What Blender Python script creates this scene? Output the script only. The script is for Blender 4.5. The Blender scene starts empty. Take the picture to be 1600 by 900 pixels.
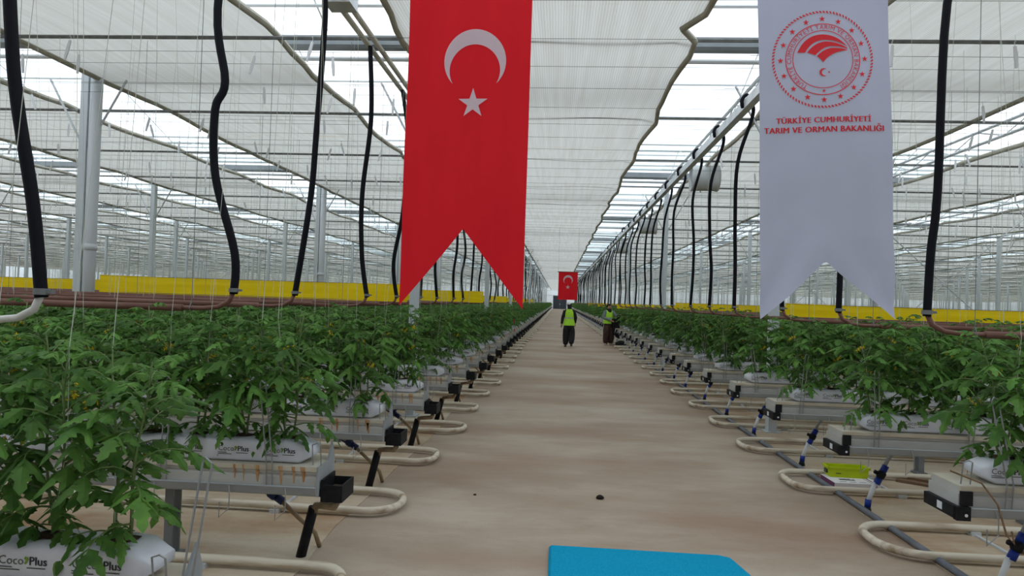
import bpy, math, random
from mathutils import Vector, Matrix, Euler
random.seed(7)
SC = bpy.context.scene
COL = SC.collection
R = random.random
def U(a, b): return a + (b - a) * random.random()

# ------------------------------------------------------------------ camera
cam_d = bpy.data.cameras.new('camera')
cam = bpy.data.objects.new('camera', cam_d)
COL.objects.link(cam)
cam_d.sensor_width = 36.0
cam_d.lens = 36.0 * 1065.0 / 1600.0
cam_d.clip_start = 0.05
cam_d.clip_end = 600.0
right = Vector((0.99721091, 0.06743734, 0.03197817))
up = -Vector((0.03065223, 0.02060585, -0.99931769))
fwd = Vector((-0.06805027, 0.9975107, 0.01848128))
cam.matrix_world = Matrix(((right.x, up.x, -fwd.x, 0.0), (right.y, up.y, -fwd.y, 0.0), (right.z, up.z, -fwd.z, 1.65), (0, 0, 0, 1)))
SC.camera = cam

# ------------------------------------------------------------------ overcast sky and exposure
world = bpy.data.worlds.new('overcast_sky')
SC.world = world
world.use_nodes = True
wn, wl = world.node_tree.nodes, world.node_tree.links
wn.clear()
wo = wn.new('ShaderNodeOutputWorld')
wb = wn.new('ShaderNodeBackground')
wc = wn.new('ShaderNodeTexCoord')
wz = wn.new('ShaderNodeTexNoise')
wz.inputs['Scale'].default_value = 2.2
wz.inputs['Detail'].default_value = 3
wr = wn.new('ShaderNodeValToRGB')
wr.color_ramp.elements[0].position = 0.35
wr.color_ramp.elements[0].color = (0.76, 0.87, 1.0, 1)
wr.color_ramp.elements[1].position = 0.65
wr.color_ramp.elements[1].color = (0.96, 0.98, 1.0, 1)
wl.new(wc.outputs['Generated'], wz.inputs['Vector'])
wl.new(wz.outputs['Fac'], wr.inputs['Fac'])
wl.new(wr.outputs['Color'], wb.inputs['Color'])
wb.inputs['Strength'].default_value = 1.0
wl.new(wb.outputs['Background'], wo.inputs['Surface'])
SC.view_settings.view_transform = 'Standard'
SC.view_settings.look = 'None'
SC.view_settings.exposure = 0.9
SC.view_settings.gamma = 1.0
SC.view_settings.use_curve_mapping = False

# ------------------------------------------------------------------ materials
def mat(name, col, rough=0.6, col2=None, scale=4.0, stretch=(1, 1, 1), lo=0.35, hi=0.65, metal=0.0, translucent=0.0, bump=0.0, rnd=0.0, detail=4.0, spec=0.3):
    m = bpy.data.materials.new(name)
    m.use_nodes = True
    n, l = m.node_tree.nodes, m.node_tree.links
    p = n.get('Principled BSDF')
    out = n.get('Material Output')
    p.inputs['Roughness'].default_value = rough
    p.inputs['Metallic'].default_value = metal
    p.inputs['Specular IOR Level'].default_value = spec
    p.inputs['Base Color'].default_value = (*col, 1)
    csock = None
    if col2 is not None:
        tc = n.new('ShaderNodeTexCoord'); mp = n.new('ShaderNodeMapping'); nz = n.new('ShaderNodeTexNoise'); rp = n.new('ShaderNodeValToRGB')
        mp.inputs['Scale'].default_value = stretch
        nz.inputs['Scale'].default_value = scale
        nz.inputs['Detail'].default_value = detail
        rp.color_ramp.elements[0].position = lo; rp.color_ramp.elements[0].color = (*col, 1)
        rp.color_ramp.elements[1].position = hi; rp.color_ramp.elements[1].color = (*col2, 1)
        l.new(tc.outputs['Object'], mp.inputs['Vector']); l.new(mp.outputs['Vector'], nz.inputs['Vector'])
        l.new(nz.outputs['Fac'], rp.inputs['Fac'])
        csock = rp.outputs['Color']
        if bump:
            b = n.new('ShaderNodeBump'); b.inputs['Strength'].default_value = bump; b.inputs['Distance'].default_value = 0.01
            l.new(nz.outputs['Fac'], b.inputs['Height']); l.new(b.outputs['Normal'], p.inputs['Normal'])
    if rnd:
        oi = n.new('ShaderNodeObjectInfo'); hs = n.new('ShaderNodeHueSaturation'); mr = n.new('ShaderNodeMapRange')
        mr.inputs['To Min'].default_value = 1 - rnd; mr.inputs['To Max'].default_value = 1 + rnd
        l.new(oi.outputs['Random'], mr.inputs['Value']); l.new(mr.outputs['Result'], hs.inputs['Value'])
        if csock is not None: l.new(csock, hs.inputs['Color'])
        else: hs.inputs['Color'].default_value = (*col, 1)
        csock = hs.outputs['Color']
    if csock is not None: l.new(csock, p.inputs['Base Color'])
    if translucent:
        t = n.new('ShaderNodeBsdfTranslucent'); mx = n.new('ShaderNodeMixShader')
        mx.inputs['Fac'].default_value = translucent
        if csock is not None: l.new(csock, t.inputs['Color'])
        else: t.inputs['Color'].default_value = (*col, 1)
        l.new(p.outputs['BSDF'], mx.inputs[1]); l.new(t.outputs['BSDF'], mx.inputs[2]); l.new(mx.outputs['Shader'], out.inputs['Surface'])
    return m

def floor_material(name, base, pale, stain, stain_lo, stain_hi, stretch):
    m = bpy.data.materials.new(name); m.use_nodes = True
    n, l = m.node_tree.nodes, m.node_tree.links
    p = n.get('Principled BSDF'); p.inputs['Roughness'].default_value = 0.75; p.inputs['Specular IOR Level'].default_value = 0.2
    tc = n.new('ShaderNodeTexCoord')
    def noise(scale, st, detail=5, rough=0.6):
        mp = n.new('ShaderNodeMapping'); mp.inputs['Scale'].default_value = st
        nz = n.new('ShaderNodeTexNoise'); nz.inputs['Scale'].default_value = scale; nz.inputs['Detail'].default_value = detail; nz.inputs['Roughness'].default_value = rough
        l.new(tc.outputs['Object'], mp.inputs['Vector']); l.new(mp.outputs['Vector'], nz.inputs['Vector'])
        return nz.outputs['Fac']
    def ramp(f, a, b, ca, cb):
        rp = n.new('ShaderNodeValToRGB')
        rp.color_ramp.elements[0].position = a; rp.color_ramp.elements[0].color = (*ca, 1)
        rp.color_ramp.elements[1].position = b; rp.color_ramp.elements[1].color = (*cb, 1)
        l.new(f, rp.inputs['Fac']); return rp.outputs['Color']
    def mixc(f, a, b):
        mx = n.new('ShaderNodeMix'); mx.data_type = 'RGBA'
        l.new(f, mx.inputs[0]); l.new(a, mx.inputs[6])
        if isinstance(b, tuple): mx.inputs[7].default_value = (*b, 1)
        else: l.new(b, mx.inputs[7])
        return mx.outputs[2]
    c = ramp(noise(1.3, (0.5, 1.0, 1)), 0.35, 0.65, base, pale)
    c = mixc(ramp(noise(0.9, stretch, 6, 0.62), stain_lo, stain_hi, (0, 0, 0), (0.85,) * 3), c, stain)
    c = mixc(ramp(noise(5.0, (0.5, 1.7, 1), 6, 0.72), 0.54, 0.82, (0, 0, 0), (0.28,) * 3), c, tuple(x * 0.62 for x in stain))
    fine = noise(60.0, (1, 1, 1), 2)
    c = mixc(ramp(fine, 0.56, 0.75, (0, 0, 0), (0.25,) * 3), c, tuple(x * 0.55 for x in base))
    l.new(c, p.inputs['Base Color'])
    b = n.new('ShaderNodeBump'); b.inputs['Strength'].default_value = 0.15; b.inputs['Distance'].default_value = 0.004
    l.new(fine, b.inputs['Height']); l.new(b.outputs['Normal'], p.inputs['Normal'])
    return m

def screen_material():
    m = bpy.data.materials.new('screen_cloth'); m.use_nodes = True
    n, l = m.node_tree.nodes, m.node_tree.links
    p = n.get('Principled BSDF'); out = n.get('Material Output')
    p.inputs['Roughness'].default_value = 0.9; p.inputs['Specular IOR Level'].default_value = 0.05
    tc = n.new('ShaderNodeTexCoord')
    def wave(direction, scale, dist):
        w = n.new('ShaderNodeTexWave'); w.bands_direction = direction
        w.inputs['Scale'].default_value = scale; w.inputs['Distortion'].default_value = dist; w.inputs['Detail'].default_value = 2; w.inputs['Detail Scale'].default_value = 0.6
        l.new(tc.outputs['Object'], w.inputs['Vector']); return w.outputs['Fac']
    mul = n.new('ShaderNodeMath'); mul.operation = 'MULTIPLY'
    l.new(wave('X', 11.0, 1.5), mul.inputs[0]); mul.inputs[1].default_value = 1.0
    mp = n.new('ShaderNodeMapping'); mp.inputs['Scale'].default_value = (9.0, 0.35, 1)
    nz = n.new('ShaderNodeTexNoise'); nz.inputs['Scale'].default_value = 1.6; nz.inputs['Detail'].default_value = 6
    l.new(tc.outputs['Object'], mp.inputs['Vector']); l.new(mp.outputs['Vector'], nz.inputs['Vector'])
    r1 = n.new('ShaderNodeValToRGB')
    r1.color_ramp.elements[0].position = 0.25; r1.color_ramp.elements[0].color = (0.66, 0.645, 0.60, 1)
    r1.color_ramp.elements[1].position = 0.7; r1.color_ramp.elements[1].color = (0.76, 0.76, 0.73, 1)
    l.new(nz.outputs['Fac'], r1.inputs['Fac'])
    r2 = n.new('ShaderNodeValToRGB')
    r2.color_ramp.elements[0].position = 0.0; r2.color_ramp.elements[0].color = (0.84, 0.84, 0.83, 1)
    r2.color_ramp.elements[1].position = 0.8; r2.color_ramp.elements[1].color = (1, 1, 1, 1)
    l.new(mul.outputs[0], r2.inputs['Fac'])
    mx = n.new('ShaderNodeMix'); mx.data_type = 'RGBA'; mx.blend_type = 'MULTIPLY'; mx.inputs[0].default_value = 1.0
    l.new(r1.outputs['Color'], mx.inputs[6]); l.new(r2.outputs['Color'], mx.inputs[7])
    # rusty water marks in bands across the cloth under the drive pipes
    mp3 = n.new('ShaderNodeMapping'); mp3.inputs['Scale'].default_value = (1.5, 7.0, 1)
    n3 = n.new('ShaderNodeTexNoise'); n3.inputs['Scale'].default_value = 1.1; n3.inputs['Detail'].default_value = 4
    l.new(tc.outputs['Object'], mp3.inputs['Vector']); l.new(mp3.outputs['Vector'], n3.inputs['Vector'])
    sx = n.new('ShaderNodeSeparateXYZ'); l.new(tc.outputs['Object'], sx.inputs['Vector'])
    md = n.new('ShaderNodeMath'); md.operation = 'PINGPONG'; md.inputs[1].default_value = 3.2
    l.new(sx.outputs['Y'], md.inputs[0])
    mr = n.new('ShaderNodeMapRange'); mr.inputs['From Min'].default_value = 0.32; mr.inputs['From Max'].default_value = 0.1
    l.new(md.outputs[0], mr.inputs['Value'])
    r3 = n.new('ShaderNodeValToRGB')
    r3.color_ramp.elements[0].position = 0.56; r3.color_ramp.elements[0].color = (0, 0, 0, 1)
    r3.color_ramp.elements[1].position = 0.74; r3.color_ramp.elements[1].color = (0.8, 0.8, 0.8, 1)
    l.new(n3.outputs['Fac'], r3.inputs['Fac'])
    m3 = n.new('ShaderNodeMath'); m3.operation = 'MULTIPLY'
    l.new(mr.outputs['Result'], m3.inputs[0]); l.new(r3.outputs['Color'], m3.inputs[1])
    mx2 = n.new('ShaderNodeMix'); mx2.data_type = 'RGBA'
    l.new(m3.outputs[0], mx2.inputs[0]); l.new(mx.outputs[2], mx2.inputs[6]); mx2.inputs[7].default_value = (0.55, 0.42, 0.22, 1)
    l.new(mx2.outputs[2], p.inputs['Base Color'])
    t = n.new('ShaderNodeBsdfTranslucent'); l.new(mx2.outputs[2], t.inputs['Color'])
    ms = n.new('ShaderNodeMixShader'); ms.inputs['Fac'].default_value = 0.52
    l.new(p.outputs['BSDF'], ms.inputs[1]); l.new(t.outputs['BSDF'], ms.inputs[2]); l.new(ms.outputs['Shader'], out.inputs['Surface'])
    return m

def glazing_material():
    m = bpy.data.materials.new('roof_glass'); m.use_nodes = True
    n, l = m.node_tree.nodes, m.node_tree.links
    out = n.get('Material Output'); n.remove(n.get('Principled BSDF'))
    t = n.new('ShaderNodeBsdfTransparent'); t.inputs['Color'].default_value = (0.95, 0.975, 0.97, 1)
    g = n.new('ShaderNodeBsdfGlossy'); g.inputs['Roughness'].default_value = 0.1
    ms = n.new('ShaderNodeMixShader'); ms.inputs['Fac'].default_value = 0.05
    l.new(t.outputs['BSDF'], ms.inputs[1]); l.new(g.outputs['BSDF'], ms.inputs[2]); l.new(ms.outputs['Shader'], out.inputs['Surface'])
    return m

M = dict(
    floor=floor_material('aisle_concrete', (0.335, 0.265, 0.20), (0.42, 0.355, 0.285), (0.235, 0.135, 0.078), 0.43, 0.70, (0.22, 0.6, 1)),
    sheet=floor_material('ground_sheet', (0.47, 0.385, 0.275), (0.56, 0.49, 0.385), (0.27, 0.14, 0.055), 0.42, 0.64, (0.45, 0.9, 1)),
    screen=screen_material(), glass=glazing_material(),
    hem=mat('screen_hem', (0.42, 0.40, 0.32), 0.8, (0.55, 0.53, 0.45), 3, translucent=0.25),
    galv=mat('galvanised_steel', (0.50, 0.53, 0.55), 0.45, (0.62, 0.65, 0.67), 5, metal=0.25),
    alu=mat('white_aluminium', (0.72, 0.75, 0.77), 0.4, metal=0.2),
    beam=mat('grey_roof_gutter', (0.24, 0.27, 0.29), 0.5, (0.30, 0.33, 0.35), 3),
    column=mat('column_steel', (0.52, 0.57, 0.60), 0.45, (0.60, 0.65, 0.68), 3, (1, 1, 0.2), metal=0.15),
    dpipe=mat('downpipe_plastic', (0.56, 0.59, 0.62), 0.5),
    dark=mat('dark_drive_pipe', (0.13, 0.14, 0.14), 0.5, (0.22, 0.23, 0.22), 8),
    wire=mat('dark_wire', (0.16, 0.17, 0.17), 0.6),
    rubber=mat('black_rubber', (0.006, 0.0065, 0.010), 0.65, spec=0.12),
    hosegrey=mat('worn_hose', (0.03, 0.03, 0.034), 0.6),
    black=mat('black_plastic', (0.007, 0.0075, 0.009), 0.55, (0.014, 0.014, 0.016), 30, spec=0.15),
    drainin=mat('wet_sediment', (0.02, 0.014, 0.010), 0.7, (0.10, 0.06, 0.03), 25),
    brownpipe=mat('rusty_grow_pipe', (0.13, 0.055, 0.040), 0.55, (0.20, 0.10, 0.075), 6, (0.4, 1, 1)),
    whitepipe=mat('white_pipe_paint', (0.60, 0.60, 0.57), 0.45, (0.50, 0.48, 0.42), 9, (0.3, 1, 1)),
    rail=mat('cream_rail_paint', (0.60, 0.54, 0.43), 0.5, (0.26, 0.18, 0.10), 4.5, (0.5, 3, 3), 0.48, 0.74),
    gutter=mat('gutter_steel', (0.45, 0.45, 0.42), 0.5, (0.35, 0.35, 0.33), 3, (0.6, 1, 2)),
    guttertop=mat('gutter_top', (0.50, 0.47, 0.39), 0.55, (0.40, 0.31, 0.19), 3, (0.8, 2, 2), 0.45, 0.75),
    tube=mat('grey_gutter_lip', (0.25, 0.27, 0.28), 0.45, (0.32, 0.34, 0.34), 4, (0.5, 1, 1)),
    rust=mat('rust_streak', (0.34, 0.15, 0.035), 0.8, (0.50, 0.40, 0.26), 14, (3, 1, 0.5), 0.35, 0.7),
    slab=mat('white_slab_film', (0.66, 0.68, 0.73), 0.35, (0.58, 0.60, 0.65), 6, bump=0.3, spec=0.4),
    peat=mat('coco_substrate', (0.030, 0.016, 0.010), 0.95, (0.075, 0.040, 0.025), 60, bump=0.8),
    ink=mat('black_print', (0.02, 0.022, 0.03), 0.6),
    inkgreen=mat('olive_print', (0.07, 0.085, 0.055), 0.6),
    green=mat('green_print', (0.16, 0.28, 0.03), 0.6),
    leaf=mat('tomato_leaf', (0.042, 0.120, 0.022), 0.55, (0.115, 0.245, 0.045), 9, translucent=0.34, rnd=0.3, spec=0.2),
    stem=mat('tomato_stem', (0.10, 0.17, 0.05), 0.6, (0.15, 0.20, 0.07), 12),
    flower=mat('tomato_flower', (0.80, 0.60, 0.02), 0.6, translucent=0.2),
    twine=mat('white_twine', (0.50, 0.54, 0.47), 0.7),
    hook=mat('white_hook', (0.86, 0.88, 0.90), 0.5, translucent=0.3),
    steelwire=mat('wire_stake_steel', (0.30, 0.31, 0.31), 0.4, metal=0.5),
    beige=mat('beige_hose', (0.34, 0.25, 0.15), 0.5, (0.22, 0.15, 0.085), 10),
    blue=mat('blue_fitting', (0.008, 0.032, 0.25), 0.4),
    navy=mat('navy_fitting', (0.010, 0.018, 0.075), 0.4),
    clearhose=mat('milky_hose', (0.66, 0.70, 0.72), 0.3),
    greyhose=mat('grey_hose', (0.33, 0.35, 0.35), 0.4),
    floorpipe=mat('dark_floor_pipe', (0.10, 0.115, 0.135), 0.5, (0.15, 0.16, 0.18), 5),
    yellow=mat('yellow_sticky_film', (0.93, 0.69, 0.004), 0.35, (0.86, 0.62, 0.004), 2, (0.5, 1, 9), translucent=0.3),
    red=mat('red_flag_cloth', (0.80, 0.016, 0.026), 0.8, (0.74, 0.014, 0.024), 2.5, (2, 1, 0.5), translucent=0.5),
    redp=mat('red_paint', (0.55, 0.02, 0.02), 0.45),
    flagwhite=mat('white_flag_print', (0.72, 0.70, 0.76), 0.8, translucent=0.35),
    banner=mat('white_banner_cloth', (0.50, 0.52, 0.65), 0.8, (0.47, 0.49, 0.61), 3, translucent=0.3),
    redprint=mat('red_banner_print', (0.72, 0.035, 0.045), 0.8, translucent=0.2),
    wood=mat('weathered_wood', (0.24, 0.15, 0.085), 0.8, (0.13, 0.08, 0.045), 5, (0.6, 9, 9)),
    foam=mat('turquoise_foam', (0.004, 0.27, 0.47), 0.95, (0.012, 0.35, 0.57), 160, bump=0.9, spec=0.05),
    lime=mat('lime_plastic', (0.50, 0.62, 0.006), 0.45, (0.44, 0.55, 0.006), 8),
    card=mat('white_card', (0.72, 0.70, 0.72), 0.6), purple=mat('purple_print', (0.18, 0.06, 0.14), 0.6),
    fan=mat('fan_housing', (0.55, 0.58, 0.58), 0.4, (0.48, 0.51, 0.52), 3), doorgrey=mat('dark_door', (0.035, 0.045, 0.06), 0.5),
    poly=mat('white_wall_glazing', (0.80, 0.83, 0.84), 0.5, translucent=0.55),
    skin=mat('skin', (0.42, 0.24, 0.16), 0.55), vest=mat('hi_vis_vest', (0.46, 0.86, 0.05), 0.7, (0.40, 0.78, 0.05), 14, translucent=0.1),
    band=mat('reflective_band', (0.36, 0.42, 0.36), 0.4), cloth=mat('black_cloth', (0.012, 0.012, 0.015), 0.9, (0.022, 0.02, 0.022), 14),
    brownclo=mat('brown_cloth', (0.045, 0.024, 0.020), 0.9, (0.07, 0.04, 0.032), 10), greysleeve=mat('grey_sleeve', (0.17, 0.20, 0.21), 0.85),
    shoe=mat('dusty_shoe', (0.08, 0.07, 0.055), 0.8), whitecloth=mat('white_scarf', (0.75, 0.75, 0.75), 0.8), sole=mat('pale_shoe', (0.45, 0.36, 0.28), 0.8),
    crumb=mat('dark_clod', (0.02, 0.013, 0.008), 0.9),
)

# ------------------------------------------------------------------ mesh helpers
class MB:
    def __init__(s): s.v, s.f, s.m = [], [], []
    def add(s, verts, faces, mi=0):
        o = len(s.v); s.v += [tuple(p) for p in verts]
        s.f += [tuple(i + o for i in f) for f in faces]; s.m += [mi] * len(faces); return s
    def box(s, lo, hi, mi=0):
        x0, y0, z0 = lo; x1, y1, z1 = hi
        return s.add([(x0, y0, z0), (x1, y0, z0), (x1, y1, z0), (x0, y1, z0), (x0, y0, z1), (x1, y0, z1), (x1, y1, z1), (x0, y1, z1)],
                     [(0, 3, 2, 1), (4, 5, 6, 7), (0, 1, 5, 4), (1, 2, 6, 5), (2, 3, 7, 6), (3, 0, 4, 7)], mi)
    def tube(s, pts, r, n=8, mi=0, cap=True):
        pts = [Vector(p) for p in pts]; N = len(pts)
        rs = r if isinstance(r, (list, tuple)) else [r] * N
        t0 = (pts[1] - pts[0]).normalized()
        a = Vector((0, 0, 1)) if abs(t0.z) < 0.9 else Vector((1, 0, 0))
        u = t0.cross(a).normalized(); vs = []
        for i in range(N):
            t = (pts[min(i + 1, N - 1)] - pts[max(i - 1, 0)]).normalized()
            u = (u - t * u.dot(t)).normalized(); w = t.cross(u)
            for k in range(n):
                an = 2 * math.pi * k / n
                vs.append(pts[i] + (u * math.cos(an) + w * math.sin(an)) * rs[i])
        fs = [(i * n + k, i * n + (k + 1) % n, (i + 1) * n + (k + 1) % n, (i + 1) * n + k) for i in range(N - 1) for k in range(n)]
        if cap: fs += [tuple(range(n - 1, -1, -1)), tuple((N - 1) * n + k for k in range(n))]
        return s.add(vs, fs, mi)
    def extrude_x(s, prof, x0, x1, mi=0, cap=True):   # prof: closed (y,z) outline
        n = len(prof)
        fs = [(k, (k + 1) % n, n + (k + 1) % n, n + k) for k in range(n)]
        if cap: fs += [tuple(range(n - 1, -1, -1)), tuple(range(n, 2 * n))]
        return s.add([(x0, y, z) for y, z in prof] + [(x1, y, z) for y, z in prof], fs, mi)
    def grid(s, fn, nu, nv, mi=0):
        vs = [fn(i / nu, j / nv) for j in range(nv + 1) for i in range(nu + 1)]
        fs = [(j * (nu + 1) + i, j * (nu + 1) + i + 1, (j + 1) * (nu + 1) + i + 1, (j + 1) * (nu + 1) + i) for j in range(nv) for i in range(nu)]
        return s.add(vs, fs, mi)
    def loft(s, rings, n=16, mi=0, cap=True):         # rings: (cx,cy,cz,rx,ry[,amp,freq]) in horizontal planes
        vs = []
        for q in rings:
            cx, cy, cz, rx, ry = q[:5]; am = q[5] if len(q) > 5 else 0; fr = q[6] if len(q) > 6 else 5
            for k in range(n):
                a = 2 * math.pi * k / n; w = 1 + am * math.sin(fr * a)
                vs.append((cx + rx * w * math.cos(a), cy + ry * w * math.sin(a), cz))
        N = len(rings)
        fs = [(i * n + k, i * n + (k + 1) % n, (i + 1) * n + (k + 1) % n, (i + 1) * n + k) for i in range(N - 1) for k in range(n)]
        if cap: fs += [tuple(range(n - 1, -1, -1)), tuple((N - 1) * n + k for k in range(n))]
        return s.add(vs, fs, mi)
    def merge(s, other, mtx, mi_map=None):
        return s.add([mtx @ Vector(p) for p in other.v], other.f, 0) if mi_map is None else s._mm(other, mtx, mi_map)
    def _mm(s, other, mtx, mp):
        o = len(s.v); s.v += [tuple(mtx @ Vector(p)) for p in other.v]
        s.f += [tuple(i + o for i in f) for f in other.f]; s.m += [mp[i] for i in other.m]; return s
    def mesh(s, name, mats, smooth=False):
        me = bpy.data.meshes.new(name)
        me.from_pydata(s.v, [], s.f)
        for m in (mats if isinstance(mats, (list, tuple)) else [mats]): me.materials.append(m)
        if any(s.m): me.polygons.foreach_set('material_index', s.m)
        if smooth: me.polygons.foreach_set('use_smooth', [True] * len(me.polygons))
        me.update(); return me
    def build(s, name, mats, parent=None, smooth=False):
        return inst(name, s.mesh(name, mats, smooth), parent)

def inst(name, me, parent=None, mtx=None):
    o = bpy.data.objects.new(name, me); COL.objects.link(o)
    if parent is not None: o.parent = parent
    if mtx is not None: o.matrix_local = mtx
    return o
def tag(o, label, cat, group=None, kind=None):
    o['label'] = label
    if cat: o['category'] = cat
    if group: o['group'] = group
    if kind: o['kind'] = kind
    return o
def thing(name, label, cat, loc=(0, 0, 0), rz=0.0, group=None, kind=None):
    o = bpy.data.objects.new(name, None); COL.objects.link(o)
    o.empty_display_size = 0.1
    o.location = loc; o.rotation_euler = (0, 0, rz)
    return tag(o, label, cat, group, kind)
def struct(o, label=None, group=None):
    o['kind'] = 'structure'
    if label: o['label'] = label
    if group: o['group'] = group
    return o
def T(x, y, z): return Matrix.Translation((x, y, z))
ORD = ['nearest', 'second', 'third', 'fourth', 'fifth', 'sixth', 'seventh', 'eighth', 'ninth', 'tenth', 'eleventh', 'twelfth', 'thirteenth',
       'fourteenth', 'fifteenth', 'sixteenth', 'seventeenth', 'eighteenth', 'nineteenth', 'twentieth']
def orow(k): return 'nearest' if k == 0 else ORD[k] + ' nearest'
SIDE = {-1: 'left', 1: 'right'}
# ------------------------------------------------------------------ lettering meshes (flat print)
def text_geo(s, size, bold=0.0, spacing=1.0):
    cu = bpy.data.curves.new('lettering', 'FONT')
    cu.body = s; cu.size = size; cu.space_character = spacing
    cu.resolution_u = 2
    ob = bpy.data.objects.new('lettering', cu); COL.objects.link(ob)
    dg = bpy.context.evaluated_depsgraph_get(); dg.update()
    ev = ob.evaluated_get(dg); me = ev.to_mesh()
    v = [(p.co.x, p.co.y) for p in me.vertices]; f = [tuple(q.vertices) for q in me.polygons]
    ev.to_mesh_clear(); bpy.data.objects.remove(ob); bpy.data.curves.remove(cu)
    return v, f
def width(v): return max(p[0] for p in v), min(p[0] for p in v)
G_COCO = text_geo('Coco', 0.062)
G_PLUS = text_geo('Plus', 0.062)
G_L1 = text_geo('TÜRKİYE CUMHURİYETİ', 1.0, 0.0, 1.05)
G_L2 = text_geo('TARIM VE ORMAN BAKANLIĞI', 1.0, 0.0, 1.05)
G_RING = text_geo('TÜRKİYE CUMHURİYETİ TARIM VE ORMAN BAKANLIĞI', 1.0, 0.0, 1.12)

# ------------------------------------------------------------------ ground, walls
mb = MB(); mb.box((-96, -40, -0.3), (96, 168, 0.0))
struct(mb.build('floor', M['floor']), 'pale concrete aisle and ground stained with brown streaks')
def sheet_edge(x, seed, y0=-4.0, y1=165):
    rs = random.Random(seed); out = []; y = y0
    while y < y1: out.append((x + rs.uniform(-0.05, 0.05), y)); y += 0.8
    return out + [(x, y1)]
for sx, x, nm in ((-1, -1.50, 'left'), (1, 2.56, 'right')):
    e = sheet_edge(x, 3 + sx); mb = MB(); n = len(e)
    vs = [(p[0], p[1], 0.006) for p in e] + [(sx * 95, p[1], 0.006) for p in e] + [(p[0], p[1], 0.0) for p in e]
    fs = []
    for i in range(n - 1):
        q = (i, i + 1, n + i + 1, n + i); fs.append(q if sx < 0 else q[::-1])
        q = (i + 1, i, 2 * n + i, 2 * n + i + 1); fs.append(q if sx < 0 else q[::-1])
    mb.add(vs, fs)
    struct(mb.build('ground_sheet', M['sheet']), f'cream ground sheet with rusty stains under the rows {nm} of the aisle')
mb = MB()
mb.box((-96, 165, 0), (96, 165.1, 6.4))
for i in range(-24, 25): mb.box((i * 4 - 0.06, 164.92, 0), (i * 4 + 0.06, 165, 6.4), 1)
for z in (1.0, 3.2, 4.4): mb.box((-96, 164.94, z), (96, 165, z + 0.08), 1)
struct(mb.build('wall_back', [M['poly'], M['galv']]), 'white glazed end wall at the far end of the greenhouse')
for sx, nm in ((-1, 'left'), (1, 'right')):
    mb = MB(); mb.box((sx * 95.1 - 0.05, -4, 0), (sx * 95.1 + 0.05, 165, 6.4))
    for i in range(0, 42): mb.box((sx * 95 - 0.06, i * 4 - 0.06, 0), (sx * 95 + 0.06, i * 4 + 0.06, 6.4), 1)
    struct(mb.build('wall_' + nm, [M['poly'], M['galv']]), f'white glazed side wall on the far {nm}')
mb = MB(); mb.box((-96, -0.75, 0), (96, -0.55, 6.4))
for i in range(-24, 25): mb.box((i * 4 - 0.06, -0.55, 0), (i * 4 + 0.06, -0.49, 6.4), 1)
struct(mb.build('wall_front', [M['card'], M['galv']]), 'white building wall closing the near end of the greenhouse')
d = thing('door_1', 'dark grey sliding door closing the far end of the aisle', None, (0.42, 164.85, 0)); struct(d)
mb = MB(); mb.box((-1.55, -0.1, 0.0), (0.0, 0.0, 3.1)); mb.build('door_leaf', M['doorgrey'], d)
mb = MB(); mb.box((0.01, -0.1, 0.0), (1.55, 0.0, 3.1)); mb.build('door_leaf', M['doorgrey'], d)
mb = MB(); mb.box((-1.68, -0.14, 0), (-1.55, 0.04, 3.2)); mb.box((1.55, -0.14, 0), (1.68, 0.04, 3.2)); mb.box((-1.68, -0.14, 3.1), (1.68, 0.04, 3.25)); mb.build('door_frame', M['beam'], d)
mb = MB(); mb.box((-0.12, -0.16, 1.0), (-0.07, -0.1, 1.3)); mb.box((0.07, -0.16, 1.0), (0.12, -0.1, 1.3)); mb.build('door_handle', M['galv'], d)

# ------------------------------------------------------------------ greenhouse frame
BAY = 4.9; X0 = -2.0; Y0 = 9.4; SPAN = 9.6
NL, NR = 18, 19
LINES = [X0 + BAY * i for i in range(-NL, NR + 1)]
YS = [Y0 + SPAN * i for i in range(-1, 17)]
# roof gutters along X, one grey beam over every column row
me = MB()
me.extrude_x([(-0.11, 0.16), (-0.11, 0.03), (-0.06, 0.0), (0.06, 0.0), (0.11, 0.03), (0.11, 0.16), (0.09, 0.16), (0.09, 0.05), (-0.09, 0.05), (-0.09, 0.16)], -94, 94)
me = me.mesh('roof_gutter', M['beam'])
mt = MB(); mt.tube([(-94, 0.30, -0.03), (94, 0.30, -0.03)], 0.035, 8); mt = mt.mesh('tie_pipe', M['alu'])
for i, y in enumerate(YS):
    o = thing('roof_gutter', 'grey roof gutter beam crossing above the aisle, ' + ('behind the camera' if i == 0 else ORD[i - 1] + ' one from the front'), None, (0, y, 5.13)); struct(o, group='roof gutters')
    inst('gutter_beam', me, o); inst('tie_pipe', mt, o)
# gable roofs: ridge, purlins, glazing bars, glass
rb = MB()
RH = 1.7
def slope(t): return 5.3 + RH * (1 - abs(2 * t - 1))
for t in (0.06, 0.14, 0.25, 0.38, 0.5, 0.62, 0.75, 0.86, 0.94):
    rb.tube([(-94, SPAN * t, slope(t)), (94, SPAN * t, slope(t))], 0.028 if t != 0.5 else 0.05, 5)
purl = rb.mesh('purlins', M['alu'])
gb = MB()
x = -94
while x < 94:
    for a, b in ((0.01, 0.5), (0.5, 0.99)):
        gb.tube([(x, SPAN * a, slope(a) + 0.03), (x, SPAN * b, slope(b) + 0.03)], 0.012, 4, cap=False)
    x += 2.45
bars = gb.mesh('glazing_bars', M['alu'])
gg = MB()
gg.add([(-94, 0, 5.35), (94, 0, 5.35), (94, SPAN / 2, 5.35 + RH), (-94, SPAN / 2, 5.35 + RH), (94, SPAN, 5.35), (-94, SPAN, 5.35)], [(0, 1, 2, 3), (3, 2, 4, 5)])
glass = gg.mesh('roof_glass', M['glass'])
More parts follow.
